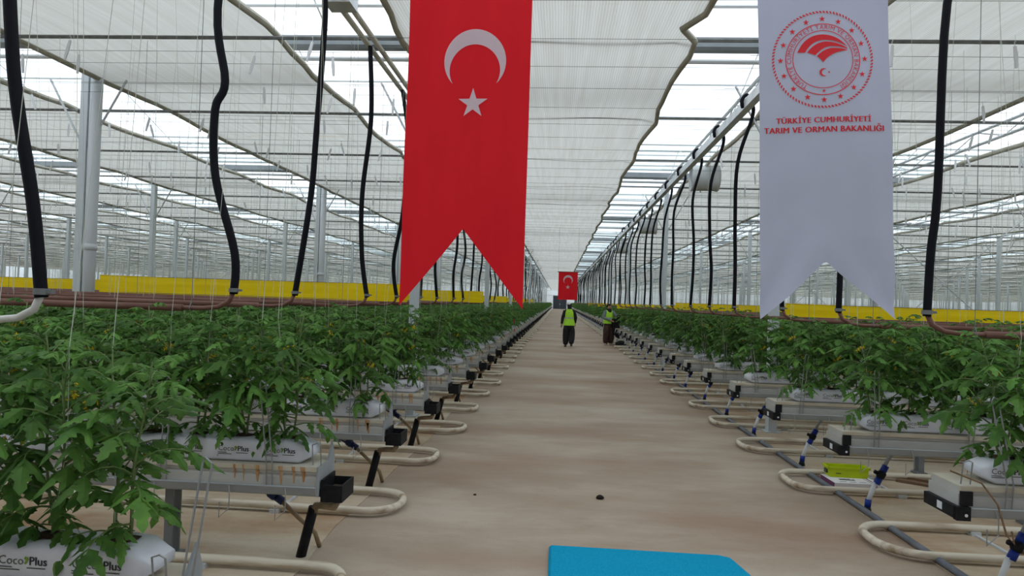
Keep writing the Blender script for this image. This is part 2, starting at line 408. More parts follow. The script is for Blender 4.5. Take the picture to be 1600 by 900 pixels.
for i, y in enumerate(YS[:-1]):
    o = thing('ceiling', 'glazed gable roof span with white purlins, ' + ('behind the camera' if i == 0 else ORD[i - 1] + ' span from the front'), None, (0, y, 0), group='roof spans'); struct(o)
    inst('purlin', purl, o)['kind'] = 'stuff'; inst('glazing_bar', bars, o)['kind'] = 'stuff'; inst('glass_pane', glass, o)['kind'] = 'stuff'

# lattice girders along Y over every column line
def lattice(y0, y1):
    m = MB()
    for z, r in ((4.86, 0.030), (5.10, 0.030)):
        m.tube([(0, y0, z), (0, y1, z)], r, 6)
    y = y0; k = 0
    while y < y1 - 0.1:
        a, b = (4.86, 5.10) if k % 2 == 0 else (5.10, 4.86)
        m.tube([(0, y, a), (0, min(y + 0.8, y1), b)], 0.012, 4, cap=False); y += 0.8; k += 1
    return m.mesh('lattice_girder', M['galv'])
lat = lattice(YS[0], 163.0)
for i, x in enumerate(LINES):
    k = round((x - X0) / BAY)
    lab = ('galvanised lattice girder along the column line ' + (f'{ORD[-k]} on the left' if k <= 0 else f'{ORD[k - 1]} on the right') + ' of the aisle').replace('nearest on', 'nearest the aisle on')
    struct(inst('roof_girder', lat), lab, 'lattice girders').location = (x, 0, 0)

# columns with V braces
cm = MB(); cm.box((-0.055, -0.075, 0), (0.055, 0.075, 4.83)); cm.box((-0.1, -0.12, 0), (0.1, 0.12, 0.02)); cm.box((-0.075, -0.08, 2.2), (0.075, 0.09, 2.26)); cm = cm.mesh('post', M['column'])
vb = [MB().tube([(s * 0.05, 0, 3.7), (s * 0.58, 0, 4.66)], 0.016, 5).mesh('brace', M['galv']) for s in (-1, 1)]
dp = MB(); dp.tube([(0.145, -0.02, 0), (0.145, -0.02, 5.0)], 0.082, 16); dp.tube([(0.145, -0.02, 2.18), (0.145, -0.02, 2.27)], 0.090, 16); dp = dp.mesh('downpipe', M['dpipe'], True)
for j, y in enumerate(YS[1:13]):
    for i, x in enumerate(LINES):
        if not (-0.86 * y - 5 < x < 0.8 * y + 5): continue
        k = round((x - X0) / BAY)
        near = j < 3 and -3 <= k <= 4
        if near:
            lab = f'galvanised greenhouse column, {ORD[j]} in the line {ORD[-k] if k <= 0 else ORD[k - 1]} from the aisle on the {"left" if k <= 0 else "right"}'
        else: lab = 'slim grey greenhouse column standing far off among the plant rows'
        o = thing('column', lab, None, (x, y, 0), group='greenhouse columns'); struct(o)
        inst('post', cm, o)
        if y < 60:
            inst('brace', vb[0], o); inst('brace', vb[1], o)
        if k in (-1, 3) and j < 4: inst('downpipe', dp, o)
# wire crosses between columns
def cross(x, y, lab):
    o = thing('wind_brace', lab, 'brace', (x, y, 0))
    for a, b in ((0.3, 4.6), (4.6, 0.3)):
        MB().tube([(0.06, -0.10, a), (BAY - 0.06, -0.10, b)], 0.016, 5).build('brace_cable', M['galv'], o)
    MB().tube([(BAY / 2, -0.13, 2.45), (BAY / 2, -0.07, 2.45)], 0.06, 8).build('cross_clamp', M['galv'], o)
cross(X0 + BAY * 2, YS[2], 'thin steel X brace between two columns right of the white banner')
cross(X0 + BAY * 2, YS[3], 'thin steel X brace seen through the notch of the white banner')
cross(X0 - BAY * 3, YS[3], 'thin steel X brace between far columns on the left')

# ------------------------------------------------------------------ shade screens, drive pipes, wires
SCW = 3.5
def screen_mesh(seed, lob, zc=4.76, x_a=0.13, x_b=SCW):
    rs = random.Random(seed); m = MB(); ny = 380; L = 158.0
    ed = [rs.uniform(-0.03, 0.03) for _ in range(ny + 1)]
    ed2 = [rs.uniform(-0.03, 0.03) for _ in range(ny + 1)]
    def fn(u, v):
        j = round(v * ny); y = 5.0 + L * v
        ph = ((y - 7.65) / 3.2) % 1.0
        sag = 0.07 * math.sin(math.pi * ph) * (0.6 + 0.4 * math.sin(math.pi * u)) + 0.015 * math.sin(9 * u + y)
        xl = x_a + ed[j] + 0.05 * math.sin(math.pi * ph)
        xr = x_b + ed2[j] * 0.7 - lob * abs(math.sin(math.pi * ph)) - (0.20 * math.exp(-((y - 7.1) / 0.3) ** 2) if zc < 4.6 else 0)
        ends = 0.05 * (max(0, (abs(u - 0.5) - 0.46) / 0.04))
        return (xl + (xr - xl) * u, y, zc - sag - ends)
    m.grid(fn, 14, ny)
    cl = m.mesh('screen_cloth', M['screen'], True)
    hems = []
    for u0, u1 in ((-0.004, 0.016), (0.984, 1.004)):
        h = MB()
        def fh(a, v, u0=u0, u1=u1):
            an = a * 2 * math.pi; p = fn((u0 + u1) / 2, v)
            return (p[0] + 0.032 * math.cos(an), p[1], p[2] - 0.01 + 0.045 * math.sin(an))
        h.grid(fh, 6, ny); hems.append(h.mesh('hem_bar', M['hem'], True))
    return cl, hems
variants = [screen_mesh(1, 0.05), screen_mesh(2, 0.05)]
centre = screen_mesh(3, 0.09, 4.585, 0.17, 3.46)
for i, x in enumerate(LINES):
    k = round((x - X0) / BAY)
    cl, hems = centre if k == 0 else variants[i % 2]
    lab = 'white shade screen stretched over the aisle' if k == 0 else f'white shade screen of the {ORD[abs(k) - 1]} bay {"left" if k < 0 else "right"} of the aisle bay'.replace('nearest bay', 'first bay')
    o = thing('shade_screen', lab, 'screen', (x, 0, 0), group='shade screens')
    inst('cloth', cl, o); inst('hem_bar', hems[0], o); inst('hem_bar', hems[1], o)
dpm = MB().tube([(-93, 0, 0), (93, 0, 0)], 0.022, 6).mesh('drive_pipe', M['dark'])
for i in range(30):
    y = 7.65 + 3.2 * i
    if abs(((y - Y0) / SPAN) - round((y - Y0) / SPAN)) < 0.02: y += 0.25
    lab = f'thin dark screen drive pipe under the shade screens, {ORD[i]} from the front' if i < 8 else 'dark screen drive pipe far along under the shade screens'
    tag(inst('screen_drive_pipe', dpm), lab, 'pipe', 'screen drive pipes').location = (0, y, 4.61)
wm = MB().tube([(-93, 0, 0), (93, 0, 0)], 0.0028, 3).mesh('wire', M['wire'])
for i in range(90):
    y = 6.4 + 0.9 * i + U(-0.06, 0.06)
    tag(inst('support_wire', wm), 'thin dark wire carrying the shade screens from below', 'wire', 'screen support wires').location = (0, y, 4.50 + U(-0.01, 0.01))
ROW = 1.6; RL = 2.5; RR = 2.5; YP = 2.7
for sd, ry in ((-1, RL), (1, RR)):
    cw = MB().tube([((-92 if sd < 0 else 2.0), 0, 0), ((-1.4 if sd < 0 else 92), 0, 0)], 0.003, 3).mesh('crop_wire', M['wire'])
    for k in range(2, 38):
        for q in (-0.22, 0.22):
            tag(inst('crop_wire', cw), (f'thin {"front" if q < 0 else "rear"} crop wire above the {orow(k)} plant row on the {SIDE[sd]}' if k < 12 else f'thin crop wire above far plant rows on the {SIDE[sd]}'), 'wire', 'crop wires ' + SIDE[sd]).location = (0, ry + ROW * k + q, 4.40)
# left: two header pipes; right: galvanised header beam with hooks
o = thing('header_pipe', 'pair of olive heating header pipes overhead along the left of the aisle', 'pipe', (-2.2, 0, 4.5))
for dx in (-0.04, 0.07): MB().tube([(dx, 2.0, 0), (dx, 150, 0)], 0.03, 8).build('pipe', M['hem'], o, True)
MB().box((-0.12, 6.3, -0.06), (0.14, 6.55, 0.14)).build('pipe_clamp', M['galv'], o)
hm = MB()
for i in range(15): hm.tube([(0.0, 4 + 9.6 * i, 0.0), (0.0, 4 + 9.6 * i, 0.4)], 0.008, 4)
hm.build('hanger', M['galv'], o)['kind'] = 'stuff'
o = thing('header_beam', 'galvanised header beam overhead along the right of the aisle', 'beam', (2.40, 0, 4.32))
MB().add(*(lambda: ([(x, y, z) for y in (2.0, 150.0) for x, z in ((-0.05, -0.06), (0.05, -0.06), (0.05, 0.06), (-0.05, 0.06))], [(0, 1, 5, 4), (1, 2, 6, 5), (2, 3, 7, 6), (3, 0, 4, 7), (0, 3, 2, 1), (4, 5, 6, 7)]))()).build('beam_profile', M['galv'], o)
hm = MB()
for i in range(31): hm.tube([(0.0, 4 + 4.8 * i, 0.05), (0.52, 4 + 4.8 * i, 0.50)], 0.010, 4)
hm.build('hanger', M['galv'], o)['kind'] = 'stuff'
# circulation fans
for i, y in enumerate((14.8, 24.0, 33.6, 43.2, 52.8)):
    o = thing('circulation_fan', f'round grey circulation fan under the girder on the right, {ORD[i]} from the front', 'fan', (3.05, y, 4.40), group='circulation fans')
    ring = [(0.27, -0.29), (0.285, -0.27), (0.27, -0.2), (0.27, 0.2), (0.285, 0.27), (0.27, 0.29)]
    m = MB(); n = 24
    vs = [(x, r * math.cos(2 * math.pi * k / n), r * math.sin(2 * math.pi * k / n)) for r, x in ring + [(0.255, 0.29), (0.255, -0.29)] for k in range(n)]
    q = len(ring) + 2
    m.add(vs, [(a * n + k, ((a + 1) % q) * n + k, ((a + 1) % q) * n + (k + 1) % n, a * n + (k + 1) % n) for a in range(q) for k in range(n)])
    m.build('housing', M['fan'], o, True)
    m = MB().tube([(-0.15, 0, 0), (0.12, 0, 0)], 0.07, 12); m.build('motor', M['black'], o, True)
    for b in range(5):
        m = MB(); an = b * 2 * math.pi / 5
        def bl(u, v, an=an):
            r = 0.06 + 0.18 * u; w = (v - 0.5) * (0.08 + 0.06 * u)
            return (0.05 + w * 0.5, r * math.cos(an) - w * math.sin(an), r * math.sin(an) + w * math.cos(an))
        m.grid(bl, 3, 2); m.build('blade', M['black'], o)
    m = MB()
    for r in (0.10, 0.17, 0.24):
        m.tube([(-0.28, r * math.cos(t * math.pi / 8), r * math.sin(t * math.pi / 8)) for t in range(17)], 0.004, 4)
    m.build('guard', M['galv'], o)
    m = MB(); m.tube([(-0.2, 0, 0.26), (-0.2, 0, 0.48)], 0.012, 6); m.tube([(0.2, 0, 0.26), (0.2, 0, 0.48)], 0.012, 6); m.build('bracket', M['galv'], o)
# ------------------------------------------------------------------ growing rows: gutters
NROW = 96
ZG = {-1: 0.485, 1: 0.56}
XE = {-1: -1.39, 1: 2.25}
YR = {-1: RL, 1: RR}
LEN = 62.0
def gutter_meshes(sd):
    a, b = (-LEN, 0.0) if sd < 0 else (0.0, LEN)
    m = MB(); m.extrude_x([(-0.14, 0.012), (0.14, 0.012), (0.14, 0.135), (-0.14, 0.135), (-0.14, 0.100), (-0.132, 0.094), (-0.132, 0.086), (-0.14, 0.080)], a, b)
    ch = m.mesh('channel', M['gutter'])
    m = MB(); m.extrude_x([(-0.150, 0.118), (-0.141, 0.118), (-0.141, 0.136), (0.141, 0.136), (0.141, 0.118), (0.150, 0.118), (0.150, 0.145), (-0.150, 0.145)], a, b)
    tp = m.mesh('gutter_top', M['guttertop'])
    m = MB(); m.extrude_x([(-0.143, -0.022), (-0.135, -0.03), (-0.10, -0.03), (-0.09, 0.012), (-0.155, 0.03), (-0.160, 0.024)], a, b)
    lp = m.mesh('drain_lip', M['tube'])
    return ch, tp, lp
GM = {-1: gutter_meshes(-1), 1: gutter_meshes(1)}
# left end: open black drain box, bent beige spout, black down pipe
m = MB(); w = 0.012
x0, x1, y0, y1, z0, z1 = 0.02, 0.15, -0.12, 0.11, -0.065, 0.035
m.box((x0, y0, z0), (x1, y1, z0 + w)); m.box((x0, y0, z0 + w), (x0 + w, y1, z1 + 0.03)); m.box((x1 - w, y0, z0 + w), (x1, y1, z1)); m.box((x0 + w, y0, z0 + w), (x1 - w, y0 + w, z1)); m.box((x0 + w, y1 - w, z0 + w), (x1 - w, y1, z1))
m.box((-0.10, -0.12, -0.035), (x0, -0.05, 0.01))
m.box((x0 + w, y0 + w, z0 + w), (x1 - w, y1 - w, z0 + 0.05), 1)
DRAIN = m.mesh('drain_box', [M['black'], M['drainin']])
m = MB(); m.tube([(0.10, -0.06, -0.08), (0.08, -0.04, -0.115), (-0.01, 0.04, -0.135), (-0.075, 0.085, -0.15), (-0.097, 0.098, -0.21)], 0.022, 10); SPOUT = m.mesh('spout', M['beige'], True)
m = MB(); m.tube([(-0.095, 0.097, -0.165), (-0.172, 0.112, -0.485)], 0.032, 12); DOWN = m.mesh('down_pipe', M['black'], True)
m = MB(); m.box((0.0, -0.145, -0.03), (0.012, 0.145, 0.145)); m.add([(0.0, 0.03, 0.145), (0.0, 0.145, 0.145), (0.0, 0.10, 0.25), (0.012, 0.03, 0.145), (0.012, 0.145, 0.145), (0.012, 0.10, 0.25)], [(0, 1, 2), (5, 4, 3), (0, 3, 4, 1), (1, 4, 5, 2), (2, 5, 3, 0)]); ENDP = m.mesh('end_plate', M['tube'])
# right end: black cap with small white label and grey tray
m = MB(); m.box((-0.03, -0.165, -0.035), (0.0, 0.165, 0.032)); m.box((-0.03, -0.175, -0.04), (0.045, -0.140, 0.035)); m.box((0.0, -0.165, 0.04), (0.06, -0.145, 0.118)); CAP = m.mesh('end_cap', M['black'])
m = MB(); m.box((-0.004, -0.14, 0.033), (0.012, 0.165, 0.10)); TRAY = m.mesh('end_plate', M['gutter'])
m = MB(); m.box((-0.032, -0.03, -0.022), (-0.030, 0.02, 0.02)); m.tube([(0.02, -0.177, -0.01), (0.02, -0.175, -0.01)], 0.009, 8); CLAB = m.mesh('cap_label', M['hook'])
m = MB(); m.box((-0.025, -0.05, -0.46), (0.025, -0.035, 0.0)); m.box((-0.025, 0.035, -0.46), (0.025, 0.05, 0.0)); m.box((-0.05, -0.07, -0.479), (0.05, 0.07, -0.46)); m.box((-0.025, -0.05, -0.27), (0.025, 0.05, -0.23))
FOOTL = m.mesh('support_foot', M['wire'])
m = MB(); m.box((-0.025, -0.05, -0.53), (0.025, -0.035, 0.0)); m.box((-0.025, 0.035, -0.53), (0.025, 0.05, 0.0)); m.box((-0.05, -0.07, -0.554), (0.05, 0.07, -0.53)); m.box((-0.025, -0.05, -0.3), (0.025, 0.05, -0.26))
FOOTR = m.mesh('support_foot', M['wire'])
def stake(sd, lean):
    m = MB()
    for q in (0.0, 0.035):
        m.tube([(q, -0.15, 0.03), (q, -0.16, 0.16), (q + lean, -0.13, 0.62)], 0.0042, 5)
    m.tube([(lean, -0.13, 0.62), (lean + 0.01, -0.13, 0.64), (lean + 0.035, -0.13, 0.62)], 0.0042, 5)
    return m.mesh('wire_stake', M['steelwire'])
STK = [stake(1, 0.05), stake(1, -0.07), stake(1, 0.0)]
m = MB(); m.tube([(0, -0.165, 0.02), (0.01, -0.175, -0.03), (0.01, -0.175, -0.11), (-0.05, -0.175, -0.17), (-0.05, -0.175, -0.08)], 0.0036, 5); HOOKW = m.mesh('wire_hook', M['steelwire'])
m = MB(); m.tube([(0, -0.10, 0.145), (0, -0.12, 0.27), (0.03, -0.12, 0.28), (0.05, -0.12, 0.27), (0.05, -0.10, 0.145)], 0.004, 5); HOOPW = m.mesh('wire_hoop', M['steelwire'])
def rust_mesh(seed):
    rs = random.Random(seed); m = MB()
    for i in range(6):
        x = -0.06 - i * 0.055 - rs.uniform(0, 0.05) - (0.12 if i > 2 else 0); wd = rs.uniform(0.012, 0.035); z = rs.uniform(0.03, 0.06)
        m.add([(x, -0.1508, 0.143), (x - wd, -0.1508, 0.143), (x - wd * 0.9, -0.1508, 0.119), (x, -0.1508, 0.119)], [(0, 1, 2, 3)])
        m.add([(x, -0.1408, 0.118), (x - wd * 0.9, -0.1408, 0.118), (x - wd * 0.5, -0.1408, z), (x - wd * 0.2, -0.1408, z)], [(0, 1, 2, 3)])
    return m.mesh('rust_streak', M['rust'])
RUST = [rust_mesh(i) for i in range(3)]
m = MB()
for i in range(12): m.box((-0.035 - 4.8 * i, -0.045, -0.479), (0.035 - 4.8 * i, 0.045, -0.02))
FARL = m.mesh('support_feet', M['galv'])
m = MB()
for i in range(12): m.box((-0.035 + 4.8 * i, -0.045, -0.554), (0.035 + 4.8 * i, 0.045, -0.02))
FARR = m.mesh('support_feet', M['galv'])
for sd in (-1, 1):
    for k in range(NROW):
        y = YR[sd] + ROW * k
        lab = f'grey steel growing gutter of the {orow(k)} row on the {SIDE[sd]} of the aisle' if k < 12 else f'grey steel growing gutter of a far row on the {SIDE[sd]} of the aisle'
        o = thing('growing_gutter', lab, 'gutter', (XE[sd] + (U(-0.02, 0.02) if k > 1 else 0), y, ZG[sd] - (0.07 if sd < 0 and k == 0 else 0)), group=f'growing gutters on the {SIDE[sd]}')
        ch, tp, lp = GM[sd]
        inst('channel', ch, o); inst('gutter_top', tp, o); inst('drain_lip', lp, o)
        if sd < 0:
            inst('drain_box', DRAIN, o)
            if k < 40: inst('spout', SPOUT, o); inst('down_pipe', DOWN, o)
            if k < 14: inst('end_plate', ENDP, o); inst('rust_streak', RUST[k % 3], o)['kind'] = 'stuff'
            if k < 10:
                for i in range(4): inst('support_foot', FOOTL, o, T(-0.95 - 2.0 * i, 0, 0))
            elif k < 60: inst('support_feet', FARL, o, T(-0.6, 0, 0))['kind'] = 'stuff'
        else:
            inst('end_cap', CAP, o)
            if k < 20: inst('end_plate', TRAY, o); inst('cap_label', CLAB, o)
            if k < 10:
                for i in range(4): inst('support_foot', FOOTR, o, T(1.5 + 2.0 * i, 0, 0))
            elif k < 60: inst('support_feet', FARR, o, T(0.6, 0, 0))['kind'] = 'stuff'
        if sd > 0 and k == 1: MB().tube([(-0.04, -0.12, 0.22), (0.10, -0.17, 0.17), (0.18, -0.18, 0.06), (0.23, -0.18, -0.105), (0.27, -0.18, -0.15), (0.25, -0.19, -0.08)], 0.0055, 6).build('drip_line', M['wood'], o)
        if k < 16:
            inst('wire_stake', STK[k % 3], o, T(0.02 * (k % 3) - 0.32 if sd < 0 and k else (0.09 if sd < 0 else 0.24), 0, 0))
            if k < 9:
                inst('wire_stake', STK[(k + 1) % 3], o, T(sd * 0.95, 0, 0))
                for q in (0.18, 0.52, 0.98): inst('wire_hook', HOOKW, o, T(sd * q, 0, 0))
                inst('wire_hoop', HOOPW, o, T(-0.04 if sd < 0 else 0.03, 0, 0))

# ------------------------------------------------------------------ heating rail loops on the ground
def rail(sd, hw, round_r):
    m = MB(); p = [(sd * 58, -hw, 0.055)]
    n = 8; r = round_r
    p.append((sd * (r + 0.9), -hw, 0.05)); p.append((sd * (r + 0.4), -hw, 0.044))
    for i in range(n + 1):
        a = math.pi / 2 * i / n; p.append((sd * (r - r * math.sin(a)), -hw + r - r * math.cos(a), 0.042))
    for i in range(n + 1):
        a = math.pi / 2 * i / n; p.append((sd * (r - r * math.cos(a)), hw - r + r * math.sin(a), 0.042))
    p.append((sd * (r + 0.4), hw, 0.046)); p.append((sd * 58, hw, 0.055))
    m.tube(p, 0.0285, 12); return m.mesh('rail_pipe', M['rail'], True)
RAIL = {-1: [rail(-1, 0.27, 0.2), rail(-1, 0.27, 0.24)], 1: [rail(1, 0.32, 0.22), rail(1, 0.32, 0.27)]}
def stand(hw):
    m = MB()
    for q in (-hw, hw): m.box((-0.035, q - 0.04, 0.0), (0.035, q + 0.04, 0.028))
    m.box((-0.012, -hw, 0.0), (0.012, hw, 0.012)); return m.mesh('rail_stand', M['galv'])
STAND = {-1: stand(0.27), 1: stand(0.32)}
TIPX = {-1: [-1.17, -1.17, -1.19, -1.12, -1.16, -1.15, -1.09], 1: [2.24, 2.26, 2.20, 2.19, 2.22, 2.23, 2.2]}
YRAIL = {-1: 3.70, 1: 3.45}
for sd in (-1, 1):
    for k in range(NROW):
        tx = TIPX[sd][k] if k < 7 else sd * 0 + (-1.15 if sd < 0 else 2.2) + U(-0.05, 0.05)
        y = YRAIL[sd] + ROW * k
        lab = f'cream pipe rail loop, {orow(k)} one along the {SIDE[sd]} edge of the aisle' if k < 14 else f'cream pipe rail loop far along the {SIDE[sd]} edge of the aisle'
        o = thing('pipe_rail', lab, 'pipe rail', (tx, y, 0.006), group=f'pipe rails on the {SIDE[sd]}')
        inst('rail_pipe', RAIL[sd][k % 2], o)
        if k < 12:
            for q in (0.9, 2.4, 3.9): inst('rail_stand', STAND[sd], o, T(sd * q, 0, 0.0))
        else: inst('rail_stand', STAND[sd], o, T(sd * 1.2, 0, 0.0))

# ------------------------------------------------------------------ irrigation hoses with blue couplings
def coupling(m, c, d, r, mi_a, mi_b):
    c = Vector(c); d = Vector(d).normalized()
    m.tube([c - d * 0.085, c - d * 0.03], r, 10, mi_a); m.tube([c + d * 0.03, c + d * 0.085], r, 10, mi_a)
    m.tube([c - d * 0.035, c - d * 0.02, c + d * 0.02, c + d * 0.035], [r * 0.8, r * 1.25, r * 1.25, r * 0.8], 10, mi_b)
    s = d.cross(Vector((0, 1, 0))).normalized()
    m.tube([c, c + s * r * 2.2], r * 0.6, 8, mi_b)
m = MB(); m.tube([(-0.52, -0.14, 0.06), (-0.44, -0.08, 0.01), (-0.34, -0.03, -0.05)], 0.014, 8); LH1 = m.mesh('upper_hose', M['greyhose'], True)
m = MB(); coupling(m, (-0.33, -0.03, -0.065), (0.75, -0.1, -0.42), 0.026, 0, 1); LV = m.mesh('valve', [M['navy'], M['navy']], True)
m = MB(); m.tube([(-0.27, -0.04, -0.10), (-0.15, -0.03, -0.21), (-0.075, 0.05, -0.32), (-0.055, 0.09, -0.424)], 0.015, 8); LH2 = m.mesh('lower_hose', M['beige'], True)
m = MB(); m.tube([(0.35, 0, 0.0), (0.35, 0.0, 0.03), (0.352, 0, 0.06)], [0.034, 0.03, 0.02], 10); RB = m.mesh('tee_base', M['black'], True)
m = MB(); m.tube([(0.353, 0, 0.05), (0.358, 0, 0.11)], 0.025, 10); RF = m.mesh('lower_fitting', M['blue'], True)
m = MB(); m.tube([(0.358, 0, 0.10), (0.41, 0, 0.25)], 0.019, 10); RH1 = m.mesh('milky_hose', M['clearhose'], True)
m = MB(); coupling(m, (0.455, 0, 0.315), (0.35, 0, 0.75), 0.027, 0, 1); RV = m.mesh('valve', [M['blue'], M['black']], True)
m = MB(); m.tube([(0.48, 0, 0.385), (0.505, 0, 0.44), (0.55, 0, 0.50), (0.62, 0, 0.53)], 0.016, 8); RH2 = m.mesh('upper_hose', M['greyhose'], True)
for k in range(60):
    lab = f'beige feed hose with navy valve below the {orow(k)} gutter on the left' if k < 10 else 'feed hose with navy valve below a far gutter on the left'
    o = thing('feed_hose', lab, 'hose', (-1.45, RL + 0.2 + ROW * k, 0.43), group='feed hoses on the left')
    inst('upper_hose', LH1, o); inst('valve', LV, o); inst('lower_hose', LH2, o)
for k in range(70):
    lab = f'milky riser hose with blue valve at the {orow(k)} gutter on the right' if k < 10 else 'milky riser hose with blue valve at a far gutter on the right'
    o = thing('riser_hose', lab, 'hose', (2.25 + (0.0 if k < 2 else U(-0.03, 0.03)), RR + ROW * k + (0.13 if k != 1 else 0.08), 0.0), group='riser hoses on the right')
    inst('tee_base', RB, o); inst('lower_fitting', RF, o); inst('milky_hose', RH1, o); inst('valve', RV, o); inst('upper_hose', RH2, o)
o = thing('supply_pipe', 'dark flat supply pipe lying along the right edge of the aisle', 'pipe', (2.54, 0, 0.03))
pts = [(0.02 * math.sin(i * 0.9), 1.0 + i * 1.6, 0) for i in range(100)]
MB().tube(pts, 0.024, 8).build('pipe', M['floorpipe'], o, True)

# ------------------------------------------------------------------ coco slabs
SL, SW, SH = 1.2, 0.20, 0.135
def slab_shell(seed, nx=14):
    rs = random.Random(seed); m = MB(); n = 16; st = []
    for i in range(nx + 1):
        t = i / nx; x = -SL / 2 + SL * t; e = min(t, 1 - t) * nx
        st.append((x, 0.35 if e == 0 else (0.86 if e == 1 else 1.0)))
    prof = []
    for (cy, cz, a0) in ((SW / 2 - 0.03, SH - 0.035, 0), (-SW / 2 + 0.03, SH - 0.035, 1), (-SW / 2 + 0.03, 0.02, 2), (SW / 2 - 0.03, 0.02, 3)):
        ry, rz = (0.03, 0.035) if a0 < 2 else (0.03, 0.02)
        for q in range(4):
            a = (a0 + q / 3.0) * math.pi / 2; prof.append((cy + ry * math.cos(a), cz + rz * math.sin(a)))
    vs = []
    for i, (x, sc) in enumerate(st):
        sag = 0.006 * math.sin(i * 2.2 + seed)
        for (y, z) in prof:
            zz = SH * 0.5 * (1 - sc) + z * sc if sc < 0.5 else z * (0.94 if sc < 1 else 1)
            top = (z / SH) ** 2
            vs.append((x + (0.012 * (1 - sc) * (1 if x < 0 else -1)), y * (0.8 if sc < 0.5 else (0.97 if sc < 1 else 1)), max(0.0, zz + sag * top)))
    fs = [(i * n + k, (i + 1) * n + k, (i + 1) * n + (k + 1) % n, i * n + (k + 1) % n) for i in range(nx) for k in range(n)]
    fs += [tuple(range(n)), tuple(nx * n + k for k in range(n - 1, -1, -1))]
    return m.add(vs, fs)
def print_mb():
    m = MB(); yy = -SW / 2 - 0.002
    wc = width(G_COCO[0])[0]; wp = width(G_PLUS[0])[0]; tot = wc + 0.03 + wp; s = 0.19 / tot
    for q in range(4):
        ox = -0.55 + 0.285 * q; oz = 0.062
        for (g, dx, mi) in ((G_COCO, 0, 0), (G_PLUS, wc + 0.03, 1)):
            
            for q2, dd in enumerate((0.0,) if mi == 0 else (-0.0011, 0.0, 0.0011)): m.add([(ox + (x + dx) * s + dd, yy - 0.0003 * q2, oz + y * s) for x, y in g[0]], g[1], mi)
        wx = ox + (wc + 0.004) * s
        m.add([(wx, yy, oz + 0.004), (wx + 0.008, yy, oz + 0.002), (wx + 0.019, yy, oz + 0.022), (wx + 0.012, yy, oz + 0.030)], [(0, 1, 2, 3)], 2)
        m.add([(wx - 0.001, yy, oz + 0.024), (wx + 0.003, yy, oz + 0.016), (wx + 0.010, yy, oz + 0.026), (wx + 0.006, yy, oz + 0.032)], [(0, 1, 2, 3)], 2)
        for (a, b, h) in ((0.0, 0.055, -0.012), (0.0, 0.085, -0.021), (0.112, 0.185, -0.013)):
            m.add([(ox + a, yy, oz + h), (ox + b, yy, oz + h), (ox + b, yy, oz + h + 0.004), (ox + a, yy, oz + h + 0.004)], [(0, 1, 2, 3)], 0)
    return m
PR = print_mb()
def hole_mb(cx, seed):
    rs = random.Random(seed); m = MB(); n = 10; vs = [(cx, 0.0, SH + 0.010)]
    for r, h in ((0.5, 0.012), (1.0, 0.002)):
        for k in range(n):
            a = 2 * math.pi * k / n; q = r * rs.uniform(0.85, 1.15); e = 0.0 if r < 1 else 0
            vs.append((cx + 0.062 * q * (abs(math.cos(a)) ** 0.6) * (1 if math.cos(a) > 0 else -1), 0.048 * q * (abs(math.sin(a)) ** 0.6) * (1 if math.sin(a) > 0 else -1), SH + 0.004 + h * rs.uniform(0.5, 1.0)))
    fs = [(0, 1 + k, 1 + (k + 1) % n) for k in range(n)] + [(1 + k, 1 + n + k, 1 + n + (k + 1) % n, 1 + (k + 1) % n) for k in range(n)]
    return m.add(vs, fs)
HX = [-0.43, -0.145, 0.14, 0.425]
SHELLS = [slab_shell(i).mesh('slab_film', M['slab'], True) for i in range(3)]
PRM = PR.mesh('printed_lettering', [M['inkgreen'], M['ink'], M['green']])
HOLES = [[hole_mb(HX[i], 10 * v + i).mesh('planting_hole', M['peat']) for i in range(4)] for v in range(3)]
FARSLAB = []
for v in range(2):
    m = slab_shell(v, 8)
    m._mm(PR, Matrix.Identity(4), {0: 1, 1: 2, 2: 3})
    for i in range(4): m._mm(hole_mb(HX[i], 5 + i + v), Matrix.Identity(4), {0: 4})
    FARSLAB.append(m.mesh('coco_slab', [M['slab'], M['inkgreen'], M['ink'], M['green'], M['peat']]))
def edge(sd, y): return (0.80 * y + 0.35) if sd < 0 else (0.72 * y + 0.35)
XS = {-1: -1.44, 1: 2.40}
def slab_x(sd, j): return XS[sd] + sd * (SL / 2 + j * (SL + 0.06))
PLANTS = []
for sd in (-1, 1):
    for k in range(NROW):
        y = YR[sd] + ROW * k
        lim = 5 if k < 9 else 1
        for j in range(lim):
            x = slab_x(sd, j)
            if abs(x) - SL / 2 > edge(sd, y): break
            if k > 60: break
            jx = x + U(-0.015, 0.015)
            if k < 9: lab = f'white growing slab, {orow(j) if j else "first"} from the aisle in the {orow(k)} row on the {SIDE[sd]}'.replace(' nearest from', ' from')
            else: lab = f'white growing slab at the aisle end of a far row on the {SIDE[sd]}'
            if k < 5:
                o = thing('growing_slab', lab, 'slab', (jx, y, ZG[sd] + 0.146 - (0.07 if sd < 0 and k == 0 else 0)), U(-0.012, 0.012), f'growing slabs on the {SIDE[sd]}')
                v = (k + j) % 3
                inst('slab_film', SHELLS[v], o); inst('printed_lettering', PRM, o)
                for h in HOLES[v]: inst('planting_hole', h, o)
            else:
                o = tag(inst('growing_slab', FARSLAB[(k + j) % 2]), lab, 'slab', f'growing slabs on the {SIDE[sd]}')
                o.location = (jx, y, ZG[sd] + 0.146); o.rotation_euler.z = U(-0.012, 0.012)
